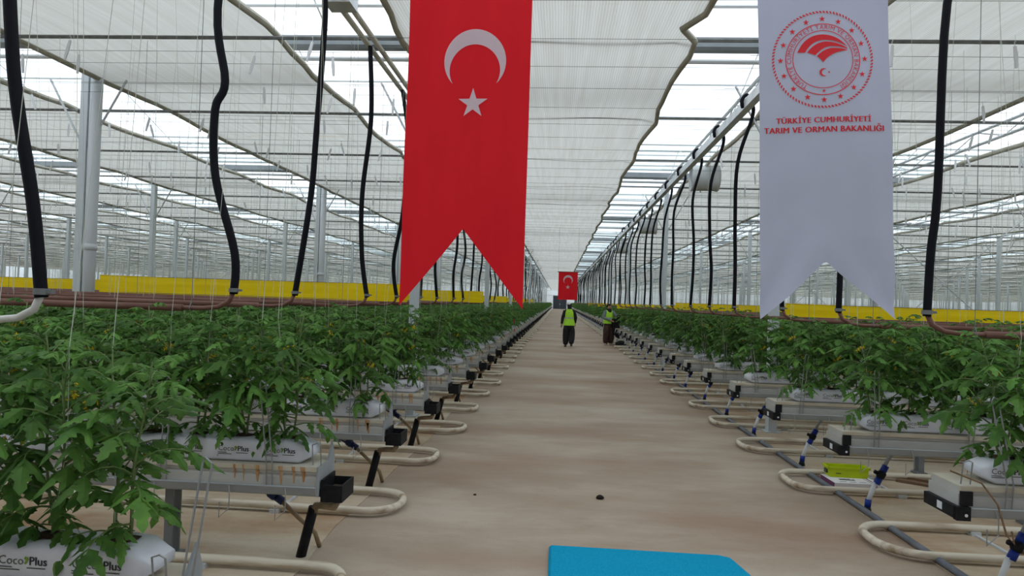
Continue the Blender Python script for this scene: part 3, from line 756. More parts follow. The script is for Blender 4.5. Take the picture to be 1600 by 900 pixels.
# the film of the far slabs further along the rows, too many to count
fs_m = MB()
for sd in (-1, 1):
    for k in range(0, NROW):
        y = YR[sd] + ROW * k; z = ZG[sd] + 0.146
        a = XS[sd] + sd * (5 * (SL + 0.06) if k < 9 else (1 * (SL + 0.06) if k <= 60 else 0))
        b = sd * min(93.0, edge(sd, y) + 3)
        if sd * b > sd * a:
            q = a
            while sd * q < sd * b:
                e = q + sd * 1.2; lo, hi = min(q, e), max(q, e)
                fs_m.extrude_x([(-0.1, 0.0), (0.1, 0.0), (0.1, 0.10), (0.06, 0.13), (-0.06, 0.13), (-0.1, 0.10)], lo, hi)
                for i in range(len(fs_m.v) - 12, len(fs_m.v)):
                    vx, vy, vz = fs_m.v[i]; fs_m.v[i] = (vx, vy + y, vz + z)
                q += sd * (1.26 if k < 30 else 2.6)
o = fs_m.build('distant_slabs', M['slab']); tag(o, 'white growing slabs deep inside the rows behind the foliage', 'slabs', kind='stuff')

# ------------------------------------------------------------------ tomato plants
def leaf_mb(L, seed, pairs):
    rs = random.Random(seed); m = MB(); droop = rs.uniform(0.45, 0.8); rise = rs.uniform(0.25, 0.5); bend = rs.uniform(-0.12, 0.12)
    def P(t): return Vector((L * t * (1 - 0.15 * t), L * bend * t * t, L * (rise * t - droop * t * t)))
    m.tube([P(t) for t in (0, 0.2, 0.4, 0.6, 0.8, 1.0)], [0.0042, 0.0036, 0.003, 0.0024, 0.0018, 0.001], 4, 1, cap=False)
    tt = (0.0, 0.20, 0.33, 0.46, 0.60, 0.76, 1.0); ww = (0.10, 1.0, 0.58, 0.92, 0.50, 0.58, 0.0)
    def leaflet(o, d, L2, W, curl):
        d = d.normalized(); s = d.cross(Vector((0, 0, 1)))
        if s.length < 0.1: s = Vector((1, 0, 0))
        s.normalize(); s = (s + Vector((0, 0, rs.uniform(-0.35, 0.35)))).normalized(); n = s.cross(d)
        mid, lf, rt = [], [], []
        for t, w in zip(tt, ww):
            c = o + d * (L2 * t) - Vector((0, 0, curl * L2 * t * t)); mid.append(c)
            off = -n * (0.22 * W * w)
            lf.append(c + s * (W * 0.5 * w) + off * rs.uniform(0.6, 1.3) + d * (0.04 * L2)); rt.append(c - s * (W * 0.5 * w) + off * rs.uniform(0.6, 1.3) + d * (0.04 * L2))
        N = len(tt); vs = mid + lf[:-1] + rt[:-1]; fs = []
        for i in range(N - 2):
            fs.append((i, i + 1, N + i + 1, N + i)); fs.append((i + 1, i, 2 * N - 1 + i, 2 * N + i))
        i = N - 2; fs.append((i, i + 1, N + i)); fs.append((i + 1, i, 2 * N - 1 + i))
        m.add(vs, fs, 0)
    for i in range(pairs):
        t = 0.30 + 0.58 * i / max(1, pairs - 1); c = P(t); tg = (P(min(1, t + 0.02)) - P(t - 0.02)).normalized(); sd = tg.cross(Vector((0, 0, 1))).normalized()
        for s in (-1, 1):
            d = tg * rs.uniform(0.35, 0.7) + sd * s - Vector((0, 0, rs.uniform(0.1, 0.6)))
            sz = L * rs.uniform(0.30, 0.40) * (0.8 + 0.4 * math.sin(math.pi * (t - 0.1)))
            leaflet(c, d, sz, sz * rs.uniform(0.50, 0.64), rs.uniform(0.15, 0.5))
            if i < pairs - 1 and rs.random() < 0.6:
                c2 = P(t + 0.09); leaflet(c2, d + Vector((0, 0, 0.1)), sz * 0.4, sz * 0.22, 0.2)
    leaflet(P(0.97), (P(1) - P(0.95)), L * 0.42, L * 0.26, 0.35)
    return m
LEAFMB = [leaf_mb(0.245, 11, 3), leaf_mb(0.225, 12, 3), leaf_mb(0.21, 13, 3), leaf_mb(0.265, 14, 3)]
LEAFME = [q.mesh('leaf', [M['leaf'], M['stem']], False) for q in LEAFMB]
def flower_mb(seed):
    rs = random.Random(seed); m = MB(); tip = Vector((0.075, 0, 0.0))
    m.tube([(0, 0, 0), (0.04, 0, 0.012), tuple(tip)], 0.002, 4, 1)
    for f in range(4):
        c = tip + Vector((0.018 * f - 0.012, rs.uniform(-0.025, 0.025), rs.uniform(-0.03, 0.01)))
        m.tube([tuple(tip), tuple(c)], 0.0013, 3, 1)
        for p in range(5):
            a = 2 * math.pi * p / 5; e = Vector((math.cos(a) * 0.4, math.sin(a), -0.5 + math.cos(a))) * 0.016; s = Vector((0.003, 0.004, 0.002))
            m.add([tuple(c), tuple(c + e * 0.5 + s), tuple(c + e), tuple(c + e * 0.5 - s)], [(0, 1, 2, 3)], 0)
        m.tube([tuple(c), tuple(c + Vector((0.008, 0, -0.008)))], 0.003, 5, 0)
    return m
FLMB = [flower_mb(1), flower_mb(2)]
FLME = [q.mesh('flower_truss', [M['flower'], M['stem']]) for q in FLMB]
TOPZ = 3.62
def plant_spec(seed):
    rs = random.Random(seed); H = rs.uniform(0.67, 0.79); sp = {'leaves': [], 'flowers': []}; st = MB(); tw = MB()
    for s in (-1, 1):
        base = Vector((s * 0.018, rs.uniform(-0.012, 0.012), -0.004)); px = s * rs.uniform(0.03, 0.10); py = rs.uniform(-0.06, 0.06); hh = H * rs.uniform(0.9, 1.03)
        def S(t, px=px, py=py, hh=hh, base=base, ph=rs.uniform(0, 6)):
            return base + Vector((px * t + 0.012 * math.sin(7 * t + ph), py * t + 0.012 * math.cos(8 * t + ph), hh * t))
        st.tube([S(t / 8) for t in range(9)], [0.0075 - 0.0045 * t / 8 for t in range(9)], 6)
        tw.tube([S(0.03) + Vector((0.006, -0.006, 0)), S(0.5) + Vector((-0.006, -0.007, 0)), S(1.0), (px * 1.1, (0.22 if rs.random() < 0.5 else -0.22), TOPZ)], 0.0016, 4, cap=False) if s < 0 else None
        az = rs.uniform(0, 6.28); nl = 18
        for i in range(nl):
            t = 0.05 + 0.93 * i / (nl - 1); az += 2.4 + rs.uniform(-0.5, 0.5)
            sc = (0.75 + 0.45 * math.sin(math.pi * min(1, t * 1.25))) * (1.0 if t < 0.8 else 1.0 - (t - 0.8) * 2.2) * rs.uniform(0.85, 1.12)
            pitch = -0.15 - 0.55 * t + (0.35 if t < 0.2 else 0)
            M4 = Matrix.Translation(S(t)) @ Euler((rs.uniform(-0.25, 0.25), pitch, az)).to_matrix().to_4x4() @ Matrix.Scale(sc, 4)
            sp['leaves'].append((rs.randrange(4), M4))
        for t in (0.45, 0.72):
            if rs.random() < 0.75:
                sp['flowers'].append((rs.randrange(2), Matrix.Translation(S(t)) @ Euler((0, -0.2, rs.choice((-1.6, -0.9, -2.2, 1.0)))).to_matrix().to_4x4()))
    sp['stem'], sp['twine'] = st, tw
    return sp
SPECS = [plant_spec(100 + i) for i in range(6)]
STEMME = [s['stem'].mesh('stem', M['stem'], True) for s in SPECS]
TWME = [s['twine'].mesh('twine', M['twine']) for s in SPECS]
WHOLE = []
for s in SPECS:
    m = MB(); I4 = Matrix.Identity(4)
    m._mm(s['stem'], I4, {0: 1}); m._mm(s['twine'], I4, {0: 2})
    for v, mm in s['leaves']: m._mm(LEAFMB[v], mm, {0: 0, 1: 1})
    for v, mm in s['flowers']: m._mm(FLMB[v], mm, {0: 3, 1: 1})
    WHOLE.append(m.mesh('tomato_plant', [M['leaf'], M['stem'], M['twine'], M['flower']]))
def plant_pos(sd, k, y):
    out = []; j = 0
    while True:
        cx = slab_x(sd, j)
        if abs(cx) - SL / 2 > edge(sd, y): return out
        hx = HX if sd > 0 else HX[::-1]
        for h in hx:
            if abs(cx + h) < edge(sd, y) + 0.1: out.append(cx + h)
        j += 1
count = 0; pts_far = {-1: [], 1: []}
for sd in (-1, 1):
    for k in range(NROW):
        y = YR[sd] + ROW * k; zt = ZG[sd] + 0.146 + SH - (0.07 if sd < 0 and k == 0 else 0)
        pos = plant_pos(sd, k, y) if k < 45 else []
        if k >= 45:
            x = XS[sd] + sd * 0.2
            while abs(x) < edge(sd, y): pos.append(x); x += sd * (0.5 if k < 65 else 0.9)
        for j, x in enumerate(pos):
            if k < 9 and j < 20:
                v = random.randrange(6); rz = random.choice((0, math.pi)) + U(-0.5, 0.5); sc = U(0.95, 1.05)
                lab = f'young tomato plant, {ORD[j] if j else "first"} from the aisle in the {orow(k)} row on the {SIDE[sd]}'
                if k < 4:
                    o = thing('tomato_plant', lab, 'plant', (x, y, zt), rz, f'tomato plants on the {SIDE[sd]}')
                    o.scale = (sc, sc, 1.0)
                    inst('stem', STEMME[v], o); inst('twine', TWME[v], o)
                    for lv, mm in SPECS[v]['leaves']: inst('leaf', LEAFME[lv], o, mm)
                    for fv, mm in SPECS[v]['flowers']: inst('flower_truss', FLME[fv], o, mm)
                else:
                    o = tag(inst('tomato_plant', WHOLE[v]), lab, 'plant', f'tomato plants on the {SIDE[sd]}')
                    o.location = (x, y, zt); o.rotation_euler.z = rz; o.scale = (sc, sc, 1.0)
                count += 1
            else: pts_far[sd].append((x, y + U(-0.03, 0.03), zt))
# foliage of the far rows: one mass per side
def foliage(name, label, pts):
    me = bpy.data.meshes.new(name); me.from_pydata(pts, [], [])
    o = bpy.data.objects.new(name, me); COL.objects.link(o); tag(o, label, 'plants', kind='stuff')
    ng = bpy.data.node_groups.new(name, 'GeometryNodeTree')
    ng.interface.new_socket('Geometry', in_out='INPUT', socket_type='NodeSocketGeometry'); ng.interface.new_socket('Geometry', in_out='OUTPUT', socket_type='NodeSocketGeometry')
    n, l = ng.nodes, ng.links
    gi, go = n.new('NodeGroupInput'), n.new('NodeGroupOutput'); mp = n.new('GeometryNodeMeshToPoints'); ip = n.new('GeometryNodeInstanceOnPoints'); ip.inputs['Pick Instance'].default_value = True
    g2 = n.new('GeometryNodeGeometryToInstance')
    for src in FOLSRC:
        oi = n.new('GeometryNodeObjectInfo'); oi.transform_space = 'ORIGINAL'; oi.inputs['Object'].default_value = src; oi.inputs['As Instance'].default_value = False
        l.new(oi.outputs['Geometry'], g2.inputs[0])
    rv = n.new('FunctionNodeRandomValue'); rv.data_type = 'FLOAT_VECTOR'; rv.inputs[0].default_value = (0, 0, 0); rv.inputs[1].default_value = (0, 0, 6.28)
    rs_ = n.new('FunctionNodeRandomValue'); rs_.data_type = 'FLOAT_VECTOR'; rs_.inputs[0].default_value = (0.95, 0.95, 0.98); rs_.inputs[1].default_value = (1.1, 1.1, 1.02)
    l.new(gi.outputs[0], mp.inputs[0]); l.new(mp.outputs[0], ip.inputs['Points']); l.new(g2.outputs[0], ip.inputs['Instance'])
    l.new(rv.outputs[0], ip.inputs['Rotation']); l.new(rs_.outputs[0], ip.inputs['Scale']); l.new(ip.outputs[0], go.inputs[0])
    md = o.modifiers.new('foliage', 'NODES'); md.node_group = ng
    return o
FOLSRC = [q for q in bpy.data.objects if q.name.startswith('tomato_plant') and q.type == 'MESH'][:6]
FOLSRC = []
seen = set()
for q in bpy.data.objects:
    if q.type == 'MESH' and q.name.startswith('tomato_plant') and q.data.name not in seen: seen.add(q.data.name); FOLSRC.append(q)
foliage('distant_foliage', 'green mass of tomato plants in the far rows left of the aisle', pts_far[-1])
foliage('distant_foliage', 'green mass of tomato plants in the far rows right of the aisle', pts_far[1])
# ------------------------------------------------------------------ grow pipes and hanging heating hoses
def bez(pts, n=26):
    out = []; P = [Vector(p) for p in pts]; N = len(P)
    for i in range(N - 1):
        a, b, c, d = P[max(i - 1, 0)], P[i], P[i + 1], P[min(i + 2, N - 1)]
        q = max(2, n // (N - 1))
        for j in range(q):
            t = j / q
            out.append(0.5 * ((2 * b) + (c - a) * t + (2 * a - 5 * b + 4 * c - d) * t * t + (3 * b - a - 3 * c + d) * t ** 3))
    return out + [P[-1]]
def pipe_mesh(sd, k):
    m = MB(); s = sd
    m.tube([(s * 60, 0, 0), (s * 0.34, 0, 0)], 0.024, 10)
    el = MB(); el.tube([(s * 0.36, 0, 0), (s * 0.20, 0, 0.001), (s * 0.10, 0, 0.012), (s * 0.03, 0, 0.05), (0, 0, 0.12)], 0.016, 10)
    rt = MB(); rt.tube([(s * 60, 0.15, 0.03), (s * -0.10, 0.15, 0.03)], 0.018, 8)
    mm = M['whitepipe'] if k == 0 else M['brownpipe']
    return m.mesh('pipe', mm, True), el.mesh('elbow', M['whitepipe'] if k == 0 else M['brownpipe'], True), rt.mesh('return_pipe', M['brownpipe'], True)
PIPES = {(sd, q): pipe_mesh(sd, q) for sd in (-1, 1) for q in (0, 1)}
m = MB(); m.tube([(0, 0, 0.03), (0, 0, 2.98)], 0.0024, 4); m.tube([(0, -0.028, 0.0), (0, 0, 0.045), (0, 0.028, 0.0), (0, 0, -0.028), (0, -0.028, 0.0)], 0.003, 4)
HANG = m.mesh('hanger_wire', M['wire'])
m = MB(); m.tube([(0, 0, 0.112), (0, 0, 0.138)], 0.031, 12); m.box((0.022, -0.012, 0.118), (0.052, 0.012, 0.132)); CLAMP = m.mesh('hose_clamp', M['wire'])
PX = {-1: -2.18, 1: 2.30}
LEFTPROF = {0: [(-2.146, 0), (-2.20, 0.4), (-2.32, 1.05), (-2.36, 1.9), (-2.22, 2.95)], 1: [(-2.106, 0), (-2.11, 0.28), (-2.26, 0.8), (-2.28, 1.25), (-2.22, 1.45), (-2.29, 1.95), (-2.2, 2.95)],
            2: [(-2.33, 0), (-2.22, 0.9), (-2.19, 1.5), (-2.15, 2.6), (-2.19, 2.95)], 3: [(-2.135, 0), (-2.21, 0.5), (-2.23, 1.2), (-2.16, 2.1), (-2.2, 2.95)], 4: [(-2.18, 0), (-2.24, 0.5), (-2.14, 1.2), (-2.10, 2.2), (-2.2, 2.95)]}
RIGHTPROF = {1: [(2.235, 0), (2.25, 0.4), (2.283, 0.8), (2.316, 1.97), (2.37, 2.72)], 2: [(2.352, 0), (2.36, 0.5), (2.38, 1.6), (2.39, 2.72)], 3: [(2.402, 0), (2.35, 0.8), (2.31, 1.6), (2.36, 2.72)]}
for sd in (-1, 1):
    shared = []
    for k in range(0 if sd < 0 else 0, 58):
        y = YP + ROW * k; zt = 2.93 if sd < 0 else 2.74
        prof = (LEFTPROF if sd < 0 else RIGHTPROF).get(k)
        x0 = prof[0][0] if prof else PX[sd] + U(-0.05, 0.05)
        q = 0 if (k == 0 and sd < 0) else 1
        pz = 1.50 if (k == 0 and sd < 0) else 1.535
        lab = f'{"white" if q == 0 else "brown"} grow pipe hanging above the {orow(k)} plant row on the {SIDE[sd]}' if k < 10 else f'brown grow pipe hanging above a far plant row on the {SIDE[sd]}'
        o = thing('grow_pipe', lab, 'pipe', (x0, y, pz), group=f'grow pipes on the {SIDE[sd]}')
        a, b, c = PIPES[(sd, q)]
        inst('pipe', a, o); inst('elbow', b, o)
        if k > 0 and sd < 0: inst('return_pipe', c, o)
        if q == 0: MB().tube([(-8, 0, 0), (-0.30, 0, 0), (-0.29, 0, 0)], 0.029, 12).build('insulation', M['whitepipe'], o, True)
        if k < 14:
            for i in range(3): inst('hanger_wire', HANG, o, T(sd * (0.28 + 2.4 * i), 0, 0.0))
        if k < 10:
            lab = f'black heating hose hanging down to the {orow(k)} grow pipe on the {SIDE[sd]}'
        else: lab = f'black heating hose in the far line of hoses on the {SIDE[sd]}'
        h = thing('heating_hose', lab, 'hose', (x0, y, pz), group=f'heating hoses on the {SIDE[sd]}')
        if k < 10 or len(shared) < 10:
            if prof is None:
                w = [U(-1, 1) * (0.055 if sd < 0 else 0.03) for _ in range(4)]
                prof = [(x0, 0), (x0 + w[0], 0.55), (x0 + w[1], 1.15), (x0 + w[2], 1.9), (x0 + w[3] * 0.4, zt - (0 if sd < 0 else 0.12))]
            z0 = 0.10
            pts = [(px - x0, 0.0, z0 + pz_ * (zt - z0) / prof[-1][1]) for px, pz_ in prof]
            if sd > 0:
                tx = 2.40 - x0; zt2 = pts[-1][2]
                pts = pts[:-1] + [(tx + 0.07, 0, zt2 - 0.12), (tx + 0.06, -0.01, zt2 + 0.06), (tx - 0.01, -0.02, zt2 + 0.17), (tx - 0.075, -0.02, zt2 + 0.10), (tx - 0.06, -0.02, zt2 + 0.0)]
            hm = MB(); hm.tube(bez(pts, 40), 0.026 if sd < 0 else 0.024, 10)
            hme = hm.mesh('hose', M['rubber'], True)
            if k >= 4: shared.append(hme)
        else: hme = random.choice(shared)
        inst('hose', hme, h)
        if k < 16: inst('hose_clamp', CLAMP, h)

# ------------------------------------------------------------------ yellow sticky ribbons
def ribbon(x0, x1, y, z0, z1, lab):
    o = thing('sticky_ribbon', lab, 'ribbon', (x0, y, 0), group='yellow sticky ribbons'); m = MB(); n = max(4, int((x1 - x0) / 0.5)); h = z1 - z0
    for (za, zb, off) in ((0.0, 0.035, -0.004), (0.035, 0.965, 0.0), (0.965, 1.0, -0.004)):
        m.grid(lambda u, v: ((x1 - x0) * u, off + 0.012 * math.sin(u * (x1 - x0) * 0.8) + 0.006 * math.sin(v * 9), z0 + h * (za + (zb - za) * v) - 0.014 * math.sin(math.pi * (u * (x1 - x0) / BAY % 1))), n, 3)
    m.build('film', M['yellow'], o)
    for z in (z0 + 0.01, z1 - 0.01): MB().tube([(0, 0.004, z), (x1 - x0, 0.004, z)], 0.003, 4).build('edge_wire', M['wire'], o)
ribbon(X0 - BAY + 0.30, X0 - 0.1, Y0, 1.585, 1.835, 'yellow sticky ribbon tied to the near left column with the downpipe')
ribbon(-46, -1.75, 15.9, 1.575, 1.845, 'yellow sticky ribbon along a row behind the first one on the left')
ribbon(-60, -1.8, 23.9, 1.57, 1.80, 'yellow sticky ribbon of the third row back on the left')
ribbon(-60, -1.8, 36.7, 1.57, 1.80, 'yellow sticky ribbon of the fourth row back on the left')
ribbon(-60, -1.8, 49.5, 1.57, 1.80, 'yellow sticky ribbon of the fifth row back on the left')
ribbon(X0 + BAY + 0.2, 40, Y0 + 0.15, 1.50, 1.735, 'yellow sticky ribbon above the near rows on the right')
ribbon(X0 + BAY + 0.1, 46, 17.7, 1.49, 1.735, 'yellow sticky ribbon of the second row back on the right')
ribbon(X0 + BAY - 0.6, 46, 26.8, 1.47, 1.67, 'yellow sticky ribbon of the third row back on the right')
ribbon(X0 + BAY - 0.6, 60, 39.6, 1.47, 1.67, 'yellow sticky ribbon of the fourth row back on the right')
ribbon(X0 + BAY - 0.6, 60, 52.4, 1.47, 1.67, 'yellow sticky ribbon of the fifth row back on the right')

# ------------------------------------------------------------------ white twine hooks on the crop wires
def hookme(tilt):
    m = MB(); m.tube([(0.0, -0.012, -0.01), (0, 0.0, 0.006), (0, 0.012, -0.01), (0, 0.0, -0.05)], 0.003, 4)
    c, s = math.cos(tilt), math.sin(tilt); pr = []
    for (x, z) in ((-0.012, -0.05), (0.012, -0.05), (0.017, -0.16), (0.010, -0.27), (-0.010, -0.27), (-0.017, -0.16)): pr.append((x * c - (z + 0.05) * s, -0.05 + (z + 0.05) * c + x * s))
    n = len(pr); vs = [(x, -0.008, z) for x, z in pr] + [(x, 0.008, z) for x, z in pr]
    m.add(vs, [tuple(range(n)), tuple(range(2 * n - 1, n - 1, -1))] + [((k + 1) % n, k, n + k, n + (k + 1) % n) for k in range(n)])
    return m.mesh('twine_hook', M['hook'])
HK = [hookme(t) for t in (-0.25, -0.05, 0.08, 0.3)]
nh = 0
for sd in (-1, 1):
    for k in range(3, 16):
        y = YR[sd] + ROW * k
        for q in (-0.22, 0.22):
            x = (-1.9 if sd < 0 else 2.5) + sd * U(0, 1)
            while abs(x) < edge(sd, y) + 1:
                if nh < 290 and R() < (0.62 if k < 9 else 0.3):
                    tag(inst('twine_hook', random.choice(HK)), f'white twine hook hanging from a crop wire on the {SIDE[sd]}', 'hook', f'twine hooks on the {SIDE[sd]}').location = (x, y + q, 4.40)
                    nh += 1
                x += sd * U(0.5, 1.3)

# ------------------------------------------------------------------ flags and banner
def cloth(o, name, w, zt, zb, apex, fold, m_, nu=28, nv=44):
    def fn(u, v):
        b = zb + (apex - zb) * (1 - abs(2 * u - 1)) if apex is not None else zb
        z = b + (zt - b) * v; x = w * (u - 0.5); return (x, fold(x, z), z)
    mm = MB().grid(fn, nu, nv); return mm.build(name, m_, o, True)
def poly_fan(m, pts, fold, off, mi=0):
    cx = sum(p[0] for p in pts) / len(pts); cz = sum(p[1] for p in pts) / len(pts); n = len(pts)
    m.add([(x, fold(x, z) - off, z) for x, z in [(cx, cz)] + pts], [(0, 1 + k, 1 + (k + 1) % n) for k in range(n)], mi)
def strip(m, A, B, fold, off, mi=0):
    n = len(A); m.add([(x, fold(x, z) - off, z) for x, z in A + B], [(i, i + 1, n + i + 1, n + i) for i in range(n - 1)], mi)
def star_pts(cx, cz, r, rot=0.0, inner=0.382):
    return [(cx + (r if i % 2 == 0 else r * inner) * math.sin(rot + i * math.pi / 5), cz + (r if i % 2 == 0 else r * inner) * math.cos(rot + i * math.pi / 5)) for i in range(10)]
def crescent(m, cx, cz, r1, cx2, cz2, r2, fold, off, mi=0, n=40):
    d = math.hypot(cx2 - cx, cz2 - cz); base = math.atan2(cz2 - cz, cx2 - cx)
    a = (r1 * r1 - r2 * r2 + d * d) / (2 * d); h = math.sqrt(max(0, r1 * r1 - a * a))
    t1 = math.atan2(h, a); t2 = math.atan2(h, a - d)
    A = [(cx + r1 * math.cos(base + t1 + (2 * math.pi - 2 * t1) * i / n), cz + r1 * math.sin(base + t1 + (2 * math.pi - 2 * t1) * i / n)) for i in range(n + 1)]
    B = [(cx2 + r2 * math.cos(base + t2 + (2 * math.pi - 2 * t2) * i / n), cz2 + r2 * math.sin(base + t2 + (2 * math.pi - 2 * t2) * i / n)) for i in range(n + 1)]
    strip(m, A, B, fold, off, mi)
def ring(m, cx, cz, r0, r1, fold, off, mi=0, n=64):
    A = [(cx + r0 * math.cos(2 * math.pi * i / n), cz + r0 * math.sin(2 * math.pi * i / n)) for i in range(n + 1)]
    B = [(cx + r1 * math.cos(2 * math.pi * i / n), cz + r1 * math.sin(2 * math.pi * i / n)) for i in range(n + 1)]
    strip(m, A, B, fold, off, mi)
OFF = 0.004
# large red flag, swallow-tailed, close to the camera
fold = lambda x, z: 0.012 * math.sin(x * 9 + z * 1.3) + 0.010 * math.sin(z * 5 + x * 3)
fr = thing('red_flag', 'large red swallow-tailed flag with white crescent and star hanging over the aisle edge', 'flag', (-0.574, 4.0, 0.0))
cloth(fr, 'flag_cloth', 0.735, 4.35, 1.60, 2.065, fold, M['red'])
m = MB(); crescent(m, 0.038, 3.063, 0.186, 0.038, 3.008, 0.152, fold, OFF); m.build('crescent', M['flagwhite'], fr, True)
m = MB(); poly_fan(m, star_pts(0.033, 2.812, 0.092), fold, OFF); m.build('star', M['flagwhite'], fr, True)
MB().tube([(-0.40, 0, 4.36), (0.40, 0, 4.36)], 0.014, 10).build('flag_rod', M['wood'], fr, True)
m = MB(); m.tube([(-0.36, 0, 4.36), (-0.36, 0, 4.86)], 0.004, 5); m.build('flag_cord', M['twine'], fr)
m = MB(); m.tube([(0.36, 0, 4.36), (0.36, 0, 4.86)], 0.004, 5); m.build('flag_cord', M['twine'], fr)
# white ministry banner
foldb = lambda x, z: 0.010 * math.sin(x * 8 + z * 1.1 + 1) + 0.012 * math.sin(z * 4 + x * 2) + 0.05 * max(0, 2.25 - z) * math.sin(x * 11) + 0.05 * max(0, 2.1 - z) * math.sin(abs(x) * 26 + z * 14)
bn = thing('white_banner', 'white swallow-tailed banner with round red emblem and two lines of red lettering', 'banner', (1.535, 4.0, 1.60))
bn.rotation_euler = (0, -0.035, 0)
zo = -1.60
fb = lambda x, z: foldb(x, z + 1.6)
cloth(bn, 'banner_cloth', 0.735, 2.75, 0.0, 0.335, fb, M['banner'])
K = 1 / 282.0                      # metres per photograph pixel at the banner
ex, ez = -0.012, 1.490
m = MB()
for i in range(92):                # rope border
    a = 2 * math.pi * i / 92; b = a + 0.034; r0, r1 = 76.2 * K, 80 * K
    poly_fan(m, [(ex + r * math.cos(t), ez + r * math.sin(t)) for r, t in ((r0, a), (r1, a + 0.028), (r1, b + 0.028), (r0, b))], fb, OFF)
m.build('emblem_rope', M['redprint'], bn)
m = MB()
for i in range(16):
    a = 2 * math.pi * i / 16; poly_fan(m, star_pts(ex + 66.5 * K * math.sin(a), ez + 66.5 * K * math.cos(a), 5.2 * K, 0), fb, OFF)
m.build('emblem_stars', M['redprint'], bn)
m = MB(); ring(m, ex, ez, 57.6 * K, 59 * K, fb, OFF); ring(m, ex, ez, 46.6 * K, 47.8 * K, fb, OFF); m.build('emblem_ring', M['redprint'], bn)
m = MB(); g = G_RING; mx_, mn_ = width(g[0]); arc = math.radians(300); Rm = 49.8 * K; sc = arc * Rm * 1.06 / (mx_ - mn_); vs = []
for x, y in g[0]:
    a = math.pi + math.radians(30) + (x - mn_) / (mx_ - mn_) * arc     # clockwise from the foot
    r = Rm + y * sc; px, pz = ex + r * math.sin(a), ez + r * math.cos(a); vs.append((px, fb(px, pz) - OFF, pz))
m.add(vs, g[1]); m.build('emblem_lettering', M['redprint'], bn)
m = MB(); poly_fan(m, star_pts(ex, ez - 52 * K, 3.4 * K), fb, OFF); m.build('emblem_small_star', M['redprint'], bn)
zk = K / 3.75
def E2(u, v): return (ex + (u - 395) * zk, ez - (v - 341) * zk)
def qc(a, b, c, n=14): return [((1 - t) ** 2 * a[0] + 2 * t * (1 - t) * b[0] + t * t * c[0], (1 - t) ** 2 * a[1] + 2 * t * (1 - t) * b[1] + t * t * c[1]) for t in [i / n for i in range(n + 1)]]
m = MB()
A = qc((245, 296), (290, 188), (392, 188)) + qc((392, 188), (480, 190), (538, 262))[1:]
B = qc((290, 297), (330, 225), (400, 222)) + qc((400, 222), (480, 222), (541, 266))[1:]
strip(m, [E2(*p) for p in A], [E2(*p) for p in B], fb, OFF)
A = qc((302, 298), (345, 236), (410, 232)) + qc((410, 232), (480, 234), (541, 274))[1:]
B = qc((350, 316), (395, 265), (440, 262)) + qc((440, 262), (500, 262), (541, 280))[1:]
strip(m, [E2(*p) for p in A], [E2(*p) for p in B], fb, OFF)
A = qc((358, 322), (400, 276), (450, 272)) + qc((450, 272), (500, 272), (541, 286))[1:]
B = qc((358, 322), (382, 340), (395, 360)) + qc((395, 360), (440, 296), (541, 288))[1:]
strip(m, [E2(*p) for p in A], [E2(*p) for p in B], fb, OFF)
m.build('emblem_leaf', M['redprint'], bn)
m = MB(); crescent(m, *E2(396, 422), 25 * zk, *E2(404, 422), 20 * zk, fb, OFF); m.build('emblem_crescent', M['redprint'], bn)
m = MB(); poly_fan(m, star_pts(*E2(427, 422), 9 * zk, -math.pi / 2), fb, OFF); m.build('emblem_moon_star', M['redprint'], bn)
for g, cx, zb_, wpx, nm in ((G_L1, -0.014, ez - 103 * K, 147, 'first'), (G_L2, -0.012, ez - 118.5 * K, 186, 'second')):
    m = MB(); mx_, mn_ = width(g[0]); s = wpx * K / (mx_ - mn_); vs = []
    for x, y in g[0]:
        px, pz = cx + (x - (mx_ + mn_) / 2) * s, zb_ + y * s; vs.append((px, fb(px, pz) - OFF, pz))
    for q, ddx in enumerate((-0.0016, -0.0008, 0.0, 0.0008, 0.0016)): m.add([(a + ddx, b - 0.0003 * q, c) for a, b, c in vs], g[1])
    m.build('lettering', M['redprint'], bn)
MB().tube([(-0.40, 0, 2.76), (0.40, 0, 2.76)], 0.014, 10).build('banner_rod', M['wood'], bn, True)
for x in (-0.36, 0.36):
    m = MB(); m.tube([(x, 0, 2.76), (x, 0, 3.26)], 0.004, 5); m.build('banner_cord', M['twine'], bn)
# small red flag far down the aisle
fold3 = lambda x, z: 0.03 * math.sin(x * 7 + z * 1.5)
fs = thing('red_flag', 'small red flag with crescent and star hanging far down the aisle', 'flag', (0.36, 26.5, 0.0))
cloth(fs, 'flag_cloth', 0.745, 2.82, 1.75, None, fold3, M['red'], 16, 20)
m = MB(); crescent(m, 0.0, 2.52, 0.182, 0.0, 2.47, 0.148, fold3, 0.012); m.build('crescent', M['flagwhite'], fs, True)
m = MB(); poly_fan(m, star_pts(0.0, 2.24, 0.085), fold3, 0.012); m.build('star', M['flagwhite'], fs, True)
MB().tube([(-0.42, 0, 2.83), (0.42, 0, 2.83)], 0.013, 8).build('flag_rod', M['wood'], fs)
for x in (-0.38, 0.38):
    m = MB(); m.tube([(x, 0, 2.83), (x, 0, 4.72)], 0.004, 4); m.build('flag_cord', M['twine'], fs)
# little red tag cloth on a stake among the left row ends
o = thing('marker_cloth', 'small red cloth tied to a stake among the left row ends', 'marker', (-1.42, 22.9, 0.0))
MB().tube([(0, 0, 0.0), (0.01, 0, 1.05)], 0.006, 5).build('stake', M['steelwire'], o)
MB().grid(lambda u, v: (-0.03 - 0.07 * u * v + 0.04 * u, -0.01 + 0.02 * math.sin(5 * v), 0.62 + 0.38 * v), 3, 6).build('cloth', M['red'], o)

